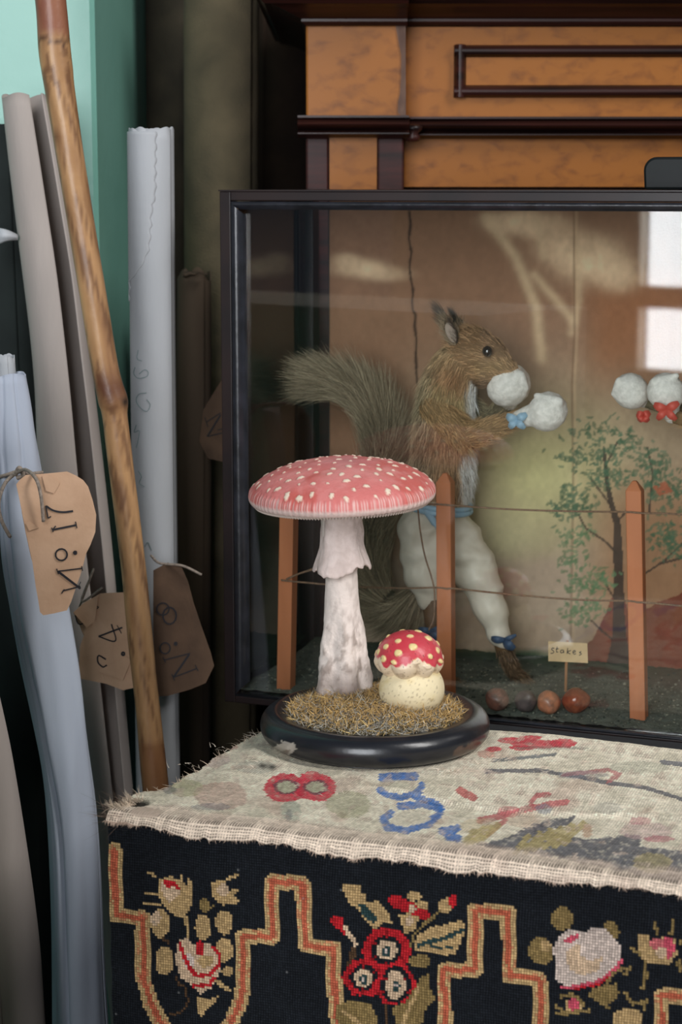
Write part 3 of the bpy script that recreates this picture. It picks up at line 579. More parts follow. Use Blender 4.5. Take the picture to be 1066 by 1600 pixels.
cord('rope', 'lower cord of the little fence, strung across all three posts', [onL(440, 906, pb1[1] - .0068), onL(452, 908, pb1[1] - .0070), onL(560, 917, .397), onL(640, 919, .399), onL(683, 918, pb2[1] - .0062), onL(698, 920, pb2[1] - .0072), onL(714, 920, pb2[1] - .006), onL(800, 929, .401), onL(900, 937, .400), onL(980, 939, pb3[1] - .0065), onL(996, 941, pb3[1] - .0072), onL(1014, 942, pb3[1] - .006), onL(1066, 947, .400), onL(1300, 972, .402)])
cord('rope', 'upper cord of the little fence, between the right posts above the sign', [onL(655, 791, .400), onL(672, 788, .3995), onL(684, 788, pb2[1] - .0064), onL(698, 789, pb2[1] - .0074), onL(712, 790, pb2[1] - .006), onL(800, 796, .402), onL(900, 799, .401), onL(978, 800, pb3[1] - .0066), onL(994, 801, pb3[1] - .0074), onL(1010, 802, pb3[1] - .006), onL(1066, 804, .4), onL(1300, 822, .402)])
cord('rope_end', 'loose grey cord dangling from upper fence cord behind the red cap', [onL(653, 792, .3985), onL(657, 830, .399), onL(664, 868, .399), onL(674, 900, .399), onL(679, 925, .399), onL(678, 965, .3995), onL(670, 985, .40)], .0007)
cord('rope_end', 'frayed pale cord end beside the ring of the big toadstool', [onL(448, 905, pb1[1] - .0085), onL(466, 897, .385), onL(484, 891, .384), onL(497, 886, .385)], .0009)
sb = loc(onZ(885, 1080, GZ)); sgn = empty('sign', W(sb[0], sb[1], GZ), 'tiny cream card sign reading Stakes on a thin stick', 'sign')
M['card'] = mat('cream_card', rgb(226, 196, 150), .8, rgb(206, 176, 134), 60)
MB().add(tube([onL(884, 1084, sb[1]), onL(885, 1040, sb[1]), onL(887, 1000, sb[1])], .0012, 8)).build('stick', mat('thin_pale_wood', rgb(170, 120, 80), .7), sgn)
cy = sb[1] - .0016; q = [(857, 1002), (918, 1005), (919, 1036), (857, 1033)]
MB().add(([onL(x, y, cy) for x, y in q] + [onL(x, y, cy + .0005) for x, y in q], BF)).build('card', M['card'], sgn)
st = lambda x, y, l: onL(857 + x * .86 / 1.0, 1003 + y, cy - l)
Zs = lambda pts: [((740 + x / 3.27 - 857) / .86, 960 + y / 3.27 - 1003) for x, y in pts]
ss = MB()
for pl in ([(414, 174), (404, 172), (400, 180), (410, 188), (408, 197), (394, 199)], [(428, 165), (424, 190), (434, 192)], [(420, 177), (436, 175)], [(458, 182), (446, 184), (446, 196), (458, 194), (460, 182), (462, 197)], [(482, 172), (478, 202)], [(498, 184), (480, 192), (496, 203)], [(508, 196), (522, 190), (516, 184), (508, 192), (514, 204), (524, 200)], [(552, 190), (542, 194), (552, 202), (540, 210)]):
    ss.add(ribbon(resample(Zs(pl), 16), 1.25, .0003, st))
ss.build('lettering', M['ink'], sgn)
def nut(px, py, r, label, c, c2, rough, tipdir, squash=1.0, point=.25):
    b = onZ(px, py + r * .95, GZ); R = r / F * 1.56
    prof = [(R * math.sin(a) * (1 - .12 * math.cos(a)), R * -math.cos(a) * (1 + point * max(0, -math.cos(a)) ** 6)) for a in np.linspace(.04, math.pi - .04, 26)]
    v, f = lathe((0, 0, 0), prof, 32, axis=tipdir, fn=lambda r_, z, A: (r_ * (1 + .03 * np.sin(A * 5 + z * 300)), z))
    v = v * np.array([1, 1, squash]) + b + np.array([0, 0, -v[:, 2].min() * squash - .001])
    tag(build('nut', v, f, mat('shell_' + str(px), c, rough, c2, 160, coat=.2, bump=.1, bscale=500), smooth=True), label, 'nut', 'nuts on the showcase floor')
nut(778, 1091, 18, 'dull reddish brown nut nearest the leftmost foot of the boxer, leftmost nut', rgb(150, 100, 84), rgb(100, 70, 62), .45, (-.6, -.3, .4))
nut(821, 1094, 17, 'dark greyish pointed nut, second from the left in the row', rgb(104, 90, 88), rgb(74, 64, 64), .6, (.2, -.8, .6), 1, .5)
nut(857, 1096, 18, 'orange brown nut left of the shiny one, with a pale dusty top', rgb(196, 124, 88), rgb(140, 94, 72), .4, (.2, -.7, -.5))
nut(898, 1093, 20, 'shiny dark red-brown nut under the sign, rightmost nut', rgb(146, 78, 50), rgb(112, 56, 38), .2, (.9, -.2, .2))

# dark rounded thing lying on the showcase
k0 = loc(onL(1017, 296, .45))[0]; kz = loc(onL(1040, 246, .45))[2]
pl = []; x0, x1, z0, z1, rr = k0, k0 + .15, SZ1 + .0014, kz, .010
for cx, cz, a0 in ((x1 - rr, z1 - rr, 0), (x0 + rr, z1 - rr, 90), ):
    pl += [(cx + rr * math.cos(math.radians(a)), cz + rr * math.sin(math.radians(a))) for a in range(a0, a0 + 91, 15)]
pl += [(x0 + .001, z0), (x1 - .001, z0)]; n = len(pl)
v = [W(x, y, z) for y in (.42, .50) for x, z in pl]
dk = MB().add((v, [tuple(range(n)), tuple(range(n, 2 * n))] + [(i, (i + 1) % n, n + (i + 1) % n, n + i) for i in range(n)])).build('small_case', mat('blackish_green_leather', rgb(16, 22, 22), .5, rgb(11, 15, 16), 40, spec=.25), bevel=.002)
tag(dk, 'blackish green case with rounded corner lying on top of the showcase', 'case')

# ------------------------------------------------------------------ squirrels
def blob(caps, voxel=.0022, smooth=6):
    bm = bmesh.new()
    for p0, r0, p1, r1 in caps:
        p0, p1 = np.array(p0), np.array(p1); n = max(2, int(np.linalg.norm(p1 - p0) / (min(r0, r1) * .3)) + 1)
        for t in np.linspace(0, 1, n): bmesh.ops.create_icosphere(bm, subdivisions=2, radius=r0 + (r1 - r0) * t, matrix=Matrix.Translation(Vector(p0 * (1 - t) + p1 * t)))
    me = bpy.data.meshes.new('tmp'); bm.to_mesh(me); bm.free(); o = bpy.data.objects.new('tmp', me); COL.objects.link(o)
    m = o.modifiers.new('r', 'REMESH'); m.mode = 'VOXEL'; m.voxel_size = voxel
    s = o.modifiers.new('s', 'SMOOTH'); s.iterations = smooth; s.factor = .6
    dg = bpy.context.evaluated_depsgraph_get(); e = o.evaluated_get(dg); em = e.to_mesh()
    v = np.empty(len(em.vertices) * 3); em.vertices.foreach_get('co', v); f = [tuple(p.vertices) for p in em.polygons]
    nr = np.empty(len(em.vertices) * 3); em.vertices.foreach_get('normal', nr)
    e.to_mesh_clear(); bpy.data.objects.remove(o); bpy.data.meshes.remove(me)
    return v.reshape(-1, 3), f, nr.reshape(-1, 3)
def strands(root, dirs, bend, length, width, cols, seg=3):
    """tapered flat hairs: root (n,3), start direction, end direction, length (n,), colours (n,3)"""
    n = len(root); t = np.linspace(0, 1, seg + 1); p = root.copy(); pts = [p]
    for k in range(seg):
        u = t[k + 1]; d = dirs * (1 - u) + bend * u; d /= np.linalg.norm(d, axis=1)[:, None] + 1e-9; p = p + d * (length / seg)[:, None]; pts.append(p)
    wv = np.cross(dirs, RNG.normal(size=(n, 3))); wv /= np.linalg.norm(wv, axis=1)[:, None] + 1e-9
    V = []
    for k in range(seg + 1):
        wk = width * (1 - .85 * t[k]) / 2; V.append(pts[k] - wv * wk); V.append(pts[k] + wv * wk)
    V = np.stack(V, 1).reshape(-1, 3); m = 2 * (seg + 1); base = np.arange(n)[:, None] * m
    Fq = np.concatenate([base + np.array([2 * k, 2 * k + 1, 2 * k + 3, 2 * k + 2]) for k in range(seg)])
    return V, Fq, np.repeat(cols, m, 0)
def sample(v, f, n):
    tri = np.array([q for fc in f for q in ([fc[:3], (fc[0], fc[2], fc[3])] if len(fc) == 4 else [fc])])
    a, b, c = v[tri[:, 0]], v[tri[:, 1]], v[tri[:, 2]]; cr = np.cross(b - a, c - a); ar = np.linalg.norm(cr, axis=1)
    i = RNG.choice(len(tri), n, p=ar / ar.sum()); u = RNG.random((n, 2)); s = u.sum(1) > 1; u[s] = 1 - u[s]
    return a[i] + (b[i] - a[i]) * u[:, :1] + (c[i] - a[i]) * u[:, 1:], cr[i] / (ar[i][:, None] + 1e-12)
YS = .470; KP = .00053                # depth of the fighters in the case, metres per photo pixel there
def bow(ctr, s, dirs):
    mb = MB()
    for d, wd in dirs:
        d = np.array(d, float); d /= np.linalg.norm(d); L = s; side = np.cross(d, AY); side /= np.linalg.norm(side) + 1e-9; v = []
        for t in np.linspace(0, 1, 7):
            wk = wd * (.25 + .75 * math.sin(math.pi * min(1, .15 + t * .75))); lift = -AY * (.003 * math.sin(math.pi * t)); p = ctr + d * L * t + lift; v += [p - side * wk, p + side * wk]
        v2 = [np.array(q) + AY * .0007 for q in v]; n = len(v)
        f = [(2 * i, 2 * i + 1, 2 * i + 3, 2 * i + 2) for i in range(6)] + [(n + 2 * i, n + 2 * i + 2, n + 2 * i + 3, n + 2 * i + 1) for i in range(6)] + [(2 * i, 2 * i + 2, n + 2 * i + 2, n + 2 * i) for i in range(6)] + [(2 * i + 1, n + 2 * i + 1, n + 2 * i + 3, 2 * i + 3) for i in range(6)]
        mb.add((v, f if False else f)); mb.v[-1] = np.array(v + v2); mb.n += n
    return mb
M['blue'] = mat('light_blue_ribbon', rgb(150, 184, 206), .5); M['navy'] = mat('dark_blue_ribbon', rgb(56, 84, 116), .5); M['coral'] = mat('coral_ribbon', rgb(206, 84, 70), .5)
M['glove'] = mat('white_kid_leather', rgb(246, 242, 234), .8, rgb(222, 219, 210), 260, bump=.35, bscale=700)
M['trouser'] = mat('cream_satin', rgb(238, 230, 214), .5, rgb(218, 208, 190), 40, bump=.1, bscale=120)
M['eye'] = mat('black_glass_eye', rgb(14, 12, 12), .06, spec=.8, coat=1)
def nearest(p, segs):
    best = np.full(len(p), 1e9); idx = np.zeros(len(p), int)
    for i, (a, ra, b, rb) in enumerate(segs):
        a, b = np.array(a), np.array(b); d = b - a; t = np.clip((p - a) @ d / (d @ d + 1e-12), 0, 1); ds = np.linalg.norm(p - a - t[:, None] * d, axis=1) - (ra + (rb - ra) * t)
        m = ds < best; best[m] = ds[m]; idx[m] = i
    return idx
def squirrel(label, fx, arms, gloves, hair, rib, wristbow, group):
    Q = lambda x, y, d=0.0: onL(fx(x), y, YS + d)
    sg = 1 if fx(1) > fx(0) else -1
    root = empty('squirrel', onZ(fx(760), 1062, GZ), label, 'squirrel', group)
    K = KP
    S = [  # (x, y, dy, r) -> (x, y, dy, r), kind
        (738, 548, 0, 40, 760, 556, 0, 34, 'head'), (762, 558, 0, 31, 794, 582, 0, 19, 'head'), (794, 582, 0, 19, 812, 594, 0, 12, 'head'), (730, 570, 0, 33, 765, 588, 0, 18, 'head'),
        (716, 570, 0, 38, 700, 606, 0, 43, 'neck'), (700, 606, 0, 43, 694, 660, 0, 49, 'chest'), (694, 660, 0, 49, 692, 735, 0, 50, 'belly'), (692, 735, 0, 50, 684, 800, 0, 44, 'belly'), (684, 800, 0, 44, 680, 850, 0, 34, 'belly'),
        (664, 830, -.010, 34, 662, 890, -.012, 24, 'thigh'), (662, 890, -.012, 24, 672, 948, -.012, 13, 'shank'), (672, 948, -.012, 13, 676, 1015, -.012, 9, 'shank'), (676, 1015, -.012, 9, 684, 1052, -.012, 10, 'foot'), (684, 1054, -.012, 10, 712, 1064, -.016, 7, 'foot'),
        (712, 850, .010, 34, 752, 905, .010, 26, 'thigh'), (752, 905, .010, 26, 778, 975, .010, 16, 'shank'), (778, 975, .010, 16, 786, 1012, .010, 14, 'shank'), (786, 1012, .010, 14, 803, 1050, .010, 12, 'foot'), (803, 1050, .010, 12, 822, 1062, .006, 8, 'foot'),
        (708, 528, -.014, 12, 702, 508, -.017, 8, 'ear'), (702, 508, -.017, 8, 697, 495, -.018, 4, 'ear'), (722, 522, .014, 12, 716, 500, .017, 7, 'ear'),
    ] + [tuple(a) for a in arms]
    segs = [(Q(a, b, c), r * K, Q(d, e, g), s * K) for a, b, c, r, d, e, g, s, k in S]; kinds = [s[-1] for s in S]
    v, f, nr = blob(segs)
    pv = proj(v); X = pv[:, 0] if sg > 0 else fx(0) - pv[:, 0]; Y = pv[:, 1]   # photo pixel of the unmirrored pose
    base = {'head': rgb(176, 142, 106), 'neck': rgb(172, 144, 108), 'chest': rgb(168, 148, 108), 'belly': rgb(172, 138, 104), 'thigh': rgb(130, 104, 80), 'shank': rgb(132, 100, 70), 'foot': rgb(112, 88, 64), 'ear': rgb(140, 118, 96), 'arm': rgb(166, 134, 94), 'fararm': rgb(128, 118, 90)}
    def colour(p):
        q = proj(p); x = q[:, 0] if sg > 0 else fx(0) - q[:, 0]; y = q[:, 1]; ki = nearest(p, segs); c = np.array([base[kinds[i]] for i in ki]); n = fbm(x / 12, y / 16, 2); n2 = fbm(x / 5, y / 5, 7)
        k = np.array([kinds[i] for i in ki])
        def mx(c, w, *q): return c * (1 - np.clip(w, 0, 1)[:, None]) + rgb(*q)[None] * np.clip(w, 0, 1)[:, None]
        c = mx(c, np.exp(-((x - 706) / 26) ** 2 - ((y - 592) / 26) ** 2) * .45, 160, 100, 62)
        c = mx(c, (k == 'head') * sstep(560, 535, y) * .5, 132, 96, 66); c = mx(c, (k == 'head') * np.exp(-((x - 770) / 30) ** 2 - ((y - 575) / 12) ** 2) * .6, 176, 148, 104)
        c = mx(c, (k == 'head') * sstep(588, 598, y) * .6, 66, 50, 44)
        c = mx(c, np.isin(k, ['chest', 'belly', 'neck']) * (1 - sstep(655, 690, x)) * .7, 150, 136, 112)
        fr_ = np.interp(y, [570, 610, 640, 690, 730, 790], [745, 722, 722, 722, 712, 716])
        c = mx(c, np.isin(k, ['belly', 'chest', 'neck']) * sstep(fr_, fr_ + 12, x) * .95, 226, 220, 212)
        c = mx(c, np.isin(k, ['belly']) * np.exp(-((y - 692) / 14) ** 2) * .35, 146, 100, 76)
        c = mx(c, (k == 'foot') * .3, 92, 76, 60)
        return c * (.75 + .5 * n2[:, None]), ki, x, y, k
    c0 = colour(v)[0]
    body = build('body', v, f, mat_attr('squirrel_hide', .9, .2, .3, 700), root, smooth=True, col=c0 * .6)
    def hairs(n, ln, wd, pick, name='fur', flowmul=1.0):
        p, nn_ = sample(v, f, n); cc, ki, x, y, k = colour(p); m = pick(x, y, k); p, nn_, cc, ki, k = p[m], nn_[m], cc[m], ki[m], k[m]
        flow = np.array([(np.array(segs[i][2]) - np.array(segs[i][0])) / (np.linalg.norm(np.array(segs[i][2]) - np.array(segs[i][0])) + 1e-9) for i in range(len(segs))])
        fl_ = flow[ki]; hd = (k == 'head'); fl_[hd] = -fl_[hd]
        j = RNG.normal(size=p.shape) * .25; d0 = nn_ * .55 + fl_ * .9 + j; d1 = fl_ * 1.1 + nn_ * .1 + j * .6 - np.array([0, 0, .2])
        d0 /= np.linalg.norm(d0, axis=1)[:, None]; d1 /= np.linalg.norm(d1, axis=1)[:, None]
        L = ln * RNG.uniform(.5, 1.3, len(p)) * np.where(hd, .55, 1) * np.where(np.isin(k, ['foot', 'shank', 'ear']), .5, 1) * np.where(np.isin(k, ['arm', 'fararm']), .65, 1)
        return strands(p, d0, d1, L, wd, np.clip(cc * RNG.uniform(.65, 1.9, (len(p), 1)), 0, .9))
    parts = [hairs(hair, .0125, .0005, lambda x, y, k: ~((y > 790) & np.isin(k, ['thigh', 'shank', 'belly'])))]
    # ear tuft
    n = max(60, hair // 30); e0 = segs[19][0] + (segs[20][2] - segs[19][0]) * RNG.random((n, 1)); up = np.array([0, 0, 1.0]) - sg * AX * .75
    d0 = up + RNG.normal(size=(n, 3)) * .3; parts.append(strands(e0, d0 / np.linalg.norm(d0, axis=1)[:, None], up / np.linalg.norm(up) - sg * AX * .3 + RNG.normal(size=(n, 3)) * .15, RNG.uniform(.010, .022, n), .00035, np.repeat([rgb(84, 70, 60)], n, 0)))
    n = n // 2; e0 = segs[21][0] + (segs[21][2] - segs[21][0]) * RNG.random((n, 1)); d0 = up + RNG.normal(size=(n, 3)) * .25; parts.append(strands(e0, d0 / np.linalg.norm(d0, axis=1)[:, None], up / np.linalg.norm(up) + RNG.normal(size=(n, 3)) * .15, RNG.uniform(.010, .018, n), .00035, np.repeat([rgb(64, 54, 48)], n, 0)))
    # hair round the ear opening
    m_ = max(40, hair // 70); ea = RNG.uniform(0, 6.283, m_); ec = Q(704, 520, -.0222); er = ec + (np.cos(ea) * .0052)[:, None] * (AX * sg) + (np.sin(ea) * .0105)[:, None] * (AZ * .95 - AX * sg * .3); er = er + AY * .0015
    ed_ = np.repeat([(AZ * .9 - AX * sg * .7 - AY * .25)], m_, 0) + RNG.normal(size=(m_, 3)) * .3; ed_ /= np.linalg.norm(ed_, axis=1)[:, None]; right_ = np.cos(ea) > .3
    parts.append(strands(er, ed_, ed_ + RNG.normal(size=(m_, 3)) * .2, RNG.uniform(.006, .013, m_), .0004, np.where(right_[:, None], rgb(80, 64, 54)[None], rgb(170, 148, 122)[None])))
    V = np.concatenate([a for a, b, c in parts]); offs = np.cumsum([0] + [len(a) for a, b, c in parts]); Fq = np.concatenate([b + o_ for (a, b, c), o_ in zip(parts, offs)]); Cq = np.concatenate([c for a, b, c in parts])
    tag(build('fur', V, Fq, mat_attr('squirrel_hair', .7, .3), root, col=Cq), kind='stuff')
    # inner ear
    a = Q(705, 520, -.0215); v_, f_ = lathe((0, 0, 0), [(.0005, -.0012)] + [(.0046 * math.sin(t), -.0016 * math.cos(t)) for t in np.linspace(.2, 2.9, 10)], 20); v_ = np.asarray(v_)
    rot = np.array([AX * sg * .9 + AY * .3, AZ * .95 - AX * sg * .3, AY]); build('inner_ear', (v_ * np.array([1, 1.9, 1])) @ rot + a, f_, mat('pinkish_inner_ear', rgb(164, 146, 132), .8), root, smooth=True)
    # eye
    e = Q(762, 549, -.0188); v_, f_ = lathe((0, 0, 0), [(.0046 * math.sin(t), -.0046 * math.cos(t)) for t in np.linspace(.02, 3.12, 16)], 24); build('eye', np.asarray(v_) + e, f_, M['eye'], root, smooth=True)
    # tail
    tl = [(664, 905, .012, 10), (640, 945, .016, 20), (606, 948, .02, 26), (578, 905, .022, 27), (572, 850, .022, 26), (582, 790, .02, 24), (596, 735, .018, 23), (598, 685, .016, 22), (584, 640, .014, 21), (556, 610, .012, 17), (520, 597, .010, 11), (495, 594, .010, 5)]
    c_ = resample(np.array([[*Q(x, y, d), r * K] for x, y, d, r in tl]), 70); tv, tf = tube(c_[:, :3], c_[:, 3], 18); tn = fbm(np.arange(len(tv)) * .37, np.arange(len(tv)) * .011, 3)
    build('tail', tv, tf, mat_attr('tail_hide', .9, .2), root, smooth=True, col=rgb(74, 68, 56)[None] * (.7 + .6 * tn[:, None]))
    n = int(hair * .8); i = RNG.integers(2, 69, n); a = RNG.uniform(0, 6.283, n); tg = np.gradient(c_[:, :3], axis=0); tg /= np.linalg.norm(tg, axis=1)[:, None]
    u = np.cross(tg[i], AY); u /= np.linalg.norm(u, axis=1)[:, None]; w_ = np.cross(tg[i], u); nr_ = np.cos(a)[:, None] * u + np.sin(a)[:, None] * w_
    r0 = c_[i, :3] + nr_ * c_[i, 3:4] * .9; d0 = nr_ * .75 + tg[i] * 1.0 + RNG.normal(size=(n, 3)) * .16; d0 /= np.linalg.norm(d0, axis=1)[:, None]; d1 = tg[i] + nr_ * .28 + RNG.normal(size=(n, 3)) * .18; d1 /= np.linalg.norm(d1, axis=1)[:, None]
    tc = np.where(RNG.random((n, 1)) < .35, rgb(202, 184, 154)[None], rgb(146, 130, 106)[None]) * RNG.uniform(.6, 1.25, (n, 1))
    V, Fq, Cq = strands(r0, d0, d1, RNG.uniform(.022, .040, n), .00045, tc, 4); tag(build('tail_fur', V, Fq, mat_attr('tail_hair', .7, .3), root, col=Cq), kind='stuff')
    # trousers
    T = [(686, 796, 0, 48, 684, 850, 0, 46), (664, 826, -.008, 46, 662, 885, -.011, 37), (662, 885, -.011, 37, 668, 935, -.012, 20), (706, 838, .008, 46, 748, 898, .010, 36), (748, 898, .010, 36, 768, 955, .010, 27), (768, 955, .010, 27, 785, 1000, .010, 18)]
    v_, f_, n_ = blob([(Q(a, b, c), r * K, Q(d, e, g), s * K) for a, b, c, r, d, e, g, s in T], .002, 8)
    q = proj(v_); v_ = v_ + n_ * (.0022 * (np.sin(q[:, 1] / 7 + 6 * fbm(q[:, 0] / 30, q[:, 1] / 60, 4)) * fbm(q[:, 0] / 40, q[:, 1] / 40, 9)))[:, None]
    build('trousers', v_, f_, M['trouser'], root, smooth=True)
    b_ = MB(); 
    for k in range(2): b_.add(tube(resample(np.array([W(*(loc(Q(686, 786 + 7 * k)) + np.array([.0268 * math.cos(a), .0272 * math.sin(a), -.003 * math.cos(a) * sg]))) for a in np.linspace(0, 2 * math.pi, 20)]), 50), .0024, 8))
    b_.add(tube(resample(np.array([Q(664, 796, -.026), Q(676, 812, -.028), Q(688, 834, -.028)]), 12), [.003] * 8 + [.0015] * 4, 8)); b_.build('sash', M[rib[0]], root, smooth=True)
    for i, (x, y, d, r, lab) in enumerate(gloves):
        p = [(Q(x, y, d), r * K, Q(x - 3, y + 3, d), r * K * .97)]
        wx, wy = arms[i * 2 + 1][4], arms[i * 2 + 1][5]; p.append((Q(x, y, d), r * K * .75, Q(wx, wy, arms[i * 2 + 1][6]), r * K * .42))
        p.append((Q(x + 16 * (1 - 2 * i * (i == 0)), y - 14, d - .008), r * K * .28, Q(x + (26 if i else -18), y - (-6 if i else 24), d - .006), r * K * .17))
        v_, f_, n_ = blob(p, .0013, 5); gl = build('boxing_glove', v_, f_, M['glove'], root, smooth=True)
        if lab: gl['label'] = lab
    for k, ctr in enumerate(wristbow):
        s_ = ctr[3]; ctr = ctr[:3]; pat = [((AX * .8 + AZ * .5), .0035), ((-AX * .8 + AZ * .3), .0035), ((-AX * .7 - AZ * .8), .003), ((AX * .6 - AZ * .6), .003)]
        bow(Q(*ctr), s_, pat).build('ribbon_bow', M[rib[1]], root, smooth=True)
    for x, y, d in ((788, 1000, -.001), (674, 986, -.020)):
        bow(Q(x, y, d), .0115, [((AX * sg * .9 + AZ * .45), .0022), ((AX * sg * .8 - AZ * .6), .0042), ((-AX * sg + AZ * .05), .0032)]).build('ankle_bow', M[rib[2]], root, smooth=True)
    return root
squirrel('stuffed red squirrel in cream trousers and white boxing gloves, whole body in view', lambda x: x,
         [(684, 640, -.012, 30, 728, 684, -.024, 22, 'arm'), (728, 684, -.024, 22, 806, 656, -.018, 12, 'arm'), (716, 632, .016, 26, 762, 662, .022, 18, 'fararm'), (762, 662, .022, 17, 796, 628, .012, 12, 'fararm')],
         [(857, 642, -.018, 31, None), (796, 601, .004, 35, None)], 24000, ('blue', 'blue', 'navy'), [(808, 656, -.028, .0095)], 'stuffed boxing squirrels')
MX = 1990
squirrel('opposing squirrel at right edge, only forearm and white gloves with coral ribbon in view', lambda x: MX - x,
         [(684, 640, -.012, 30, 760, 700, -.020, 22, 'arm'), (760, 700, -.020, 22, 940, 650, -.014, 11, 'arm'), (716, 632, .016, 26, 800, 680, .022, 18, 'fararm'), (800, 680, .022, 17, 984, 626, .012, 11, 'fararm')],
         [(950, 611, -.012, 29, None), (1005, 610, .004, 28, None)], 3000, ('coral', 'coral', 'coral'), [(948, 640, -.028, .011), (984, 650, .0, .006)], 'stuffed boxing squirrels')
# ------------------------------------------------------------------ needlepoint chest
BX1, BD, BT = .62, .352, .506
ch = empty('ottoman', W(BX1 / 2, BD / 2, 0), 'needlepoint covered box ottoman with frayed floral top and black flower-embroidered front', 'ottoman')
M['blackcloth'] = mat('black_wool', rgb(20, 22, 27), .95, rgb(14, 15, 19), 200)
MB().add(boxL(.001, BX1, .0035, BD, 0, .488)).build('box', M['blackcloth'], ch)
z5 = lambda p: [(150 + x / 2.268, 1280 + y / 2.268) for x, y in p]
z6 = lambda p: [(560 + x / 2.107, 1360 + y / 2.107) for x, y in p]
pit = .00170; nx = int((BX1 - .001) / pit); zlo = .27; nz_ = int((BT - zlo) / pit)
X, Z = np.meshgrid((np.arange(nx) + .5) * pit, BT - (np.arange(nz_) + .5) * pit); X, Z = X.ravel(), Z.ravel()
sp = proj(O0 + X[:, None] * AX + Z[:, None] * AZ); sx, sy = sp[:, 0], sp[:, 1]
blk, gold, sal, red, crm, grn, pnk, wht, olv, brn = rgb(27, 30, 35), rgb(186, 156, 110), rgb(188, 98, 72), rgb(186, 36, 44), rgb(206, 178, 148), rgb(44, 66, 66), rgb(206, 86, 104), rgb(206, 188, 176), rgb(138, 116, 74), rgb(84, 62, 44)
sc = np.repeat(blk[None], len(sx), 0)
def put(m, c): sc[m] = c
def el(cx, cy, rx, ry, c, k=0): (x, y) = (z5 if k == 5 else z6)([(cx, cy)])[0]; s = 2.268 if k == 5 else 2.107; put(((sx - x) / (rx / s)) ** 2 + ((sy - y) / (ry / s)) ** 2 < 1, c)
def pg(pl, c, k): put(inpoly(sx, sy, (z5 if k == 5 else z6)(pl)), c)
def ln(pl, wd, c, k): put(dline(sx, sy, (z5 if k == 5 else z6)(pl)) < wd / (2.268 if k == 5 else 2.107) / 2, c)
# zigzag borders
B = [[(179.5, 1327), (183, 1429), (224, 1433), (225, 1531), (236, 1567), (254, 1600), (300, 1650), (362, 1600), (377, 1562), (381.5, 1527), (381.5, 1463), (426.5, 1463), (427.5, 1375), (475.5, 1379), (477, 1476), (522.6, 1480.6), (524, 1562), (532, 1620), (600, 1680), (680, 1650), (695, 1600), (695, 1514), (743, 1514), (744, 1421), (797, 1425), (797, 1524), (845, 1531), (845, 1600), (860, 1650), (930, 1700), (1034, 1620), (1034, 1555), (1081, 1558), (1082, 1460), (1134, 1464), (1136, 1570), (1180, 1574), (1182, 1650), (1230, 1720), (1330, 1680), (1345, 1570), (1400, 1572), (1402, 1475), (1460, 1480), (1462, 1590), (1520, 1594), (1524, 1700), (1640, 1760)]]
for b in B:
    d = dline(sx, sy, b); put(d < 12.2, gold); put(d < 8.9, gold * 1.12); put(d < 4.2, sal)
    put((d < 8.9) & (d >= 4.2) & (vn(sx / 4, sy / 4, 3) > .6), sal * .55 + gold * .5)
# left motif
pg([(225, 215), (262, 195), (300, 210), (345, 240), (348, 300), (320, 340), (290, 345), (250, 315), (225, 270)], gold, 5); pg([(235, 222), (262, 215), (305, 250), (296, 270), (262, 292), (238, 255)], crm, 5)
for q in ([(270, 218), (300, 242)], [(248, 215), (262, 235)]): ln(q, 14, red, 5)
for q in ([(190, 185), (212, 200)], [(185, 258), (220, 268)], [(305, 200), (312, 222)], [(335, 205), (340, 240)], [(175, 295), (235, 300)], [(320, 330), (328, 420)]): ln(q, 11, gold, 5)
pg([(418, 215), (470, 208), (472, 250), (515, 245), (490, 270), (525, 295), (455, 300), (420, 275)], gold, 5); ln([(470, 210), (503, 196)], 14, gold, 5); el(455, 245, 20, 22, crm, 5)
el(388, 300, 16, 30, olv, 5); el(458, 362, 30, 45, gold, 5); el(382, 380, 30, 46, gold, 5); el(232, 368, 34, 52, gold, 5); el(215, 350, 18, 26, crm, 5); el(243, 500, 33, 52, gold, 5); el(455, 462, 32, 44, gold, 5); el(470, 540, 22, 16, gold, 5)
ln([(240, 420), (262, 440)], 10, brn, 5); ln([(400, 320), (420, 305)], 9, olv, 5)
pg([(296, 430), (320, 418), (350, 440), (400, 440), (436, 462), (442, 540), (410, 595), (372, 620), (340, 590), (300, 560), (280, 500)], crm, 5); el(330, 500, 20, 26, wht, 5); el(390, 500, 28, 22, gold, 5)
ln([(300, 440), (312, 480), (335, 530), (355, 552), (405, 548), (440, 515), (438, 480), (415, 455)], 13, red, 5); ln([(350, 590), (400, 585), (418, 565)], 13, red, 5); el(371, 455, 14, 27, red, 5)
pg([(362, 628), (405, 640), (440, 615), (428, 645), (400, 665), (375, 705), (362, 690)], gold, 5); ln([(430, 575), (468, 605)], 16, gold, 5); ln([(290, 560), (292, 580), (322, 600), (328, 650), (300, 685), (265, 690)], 8, brn, 5)
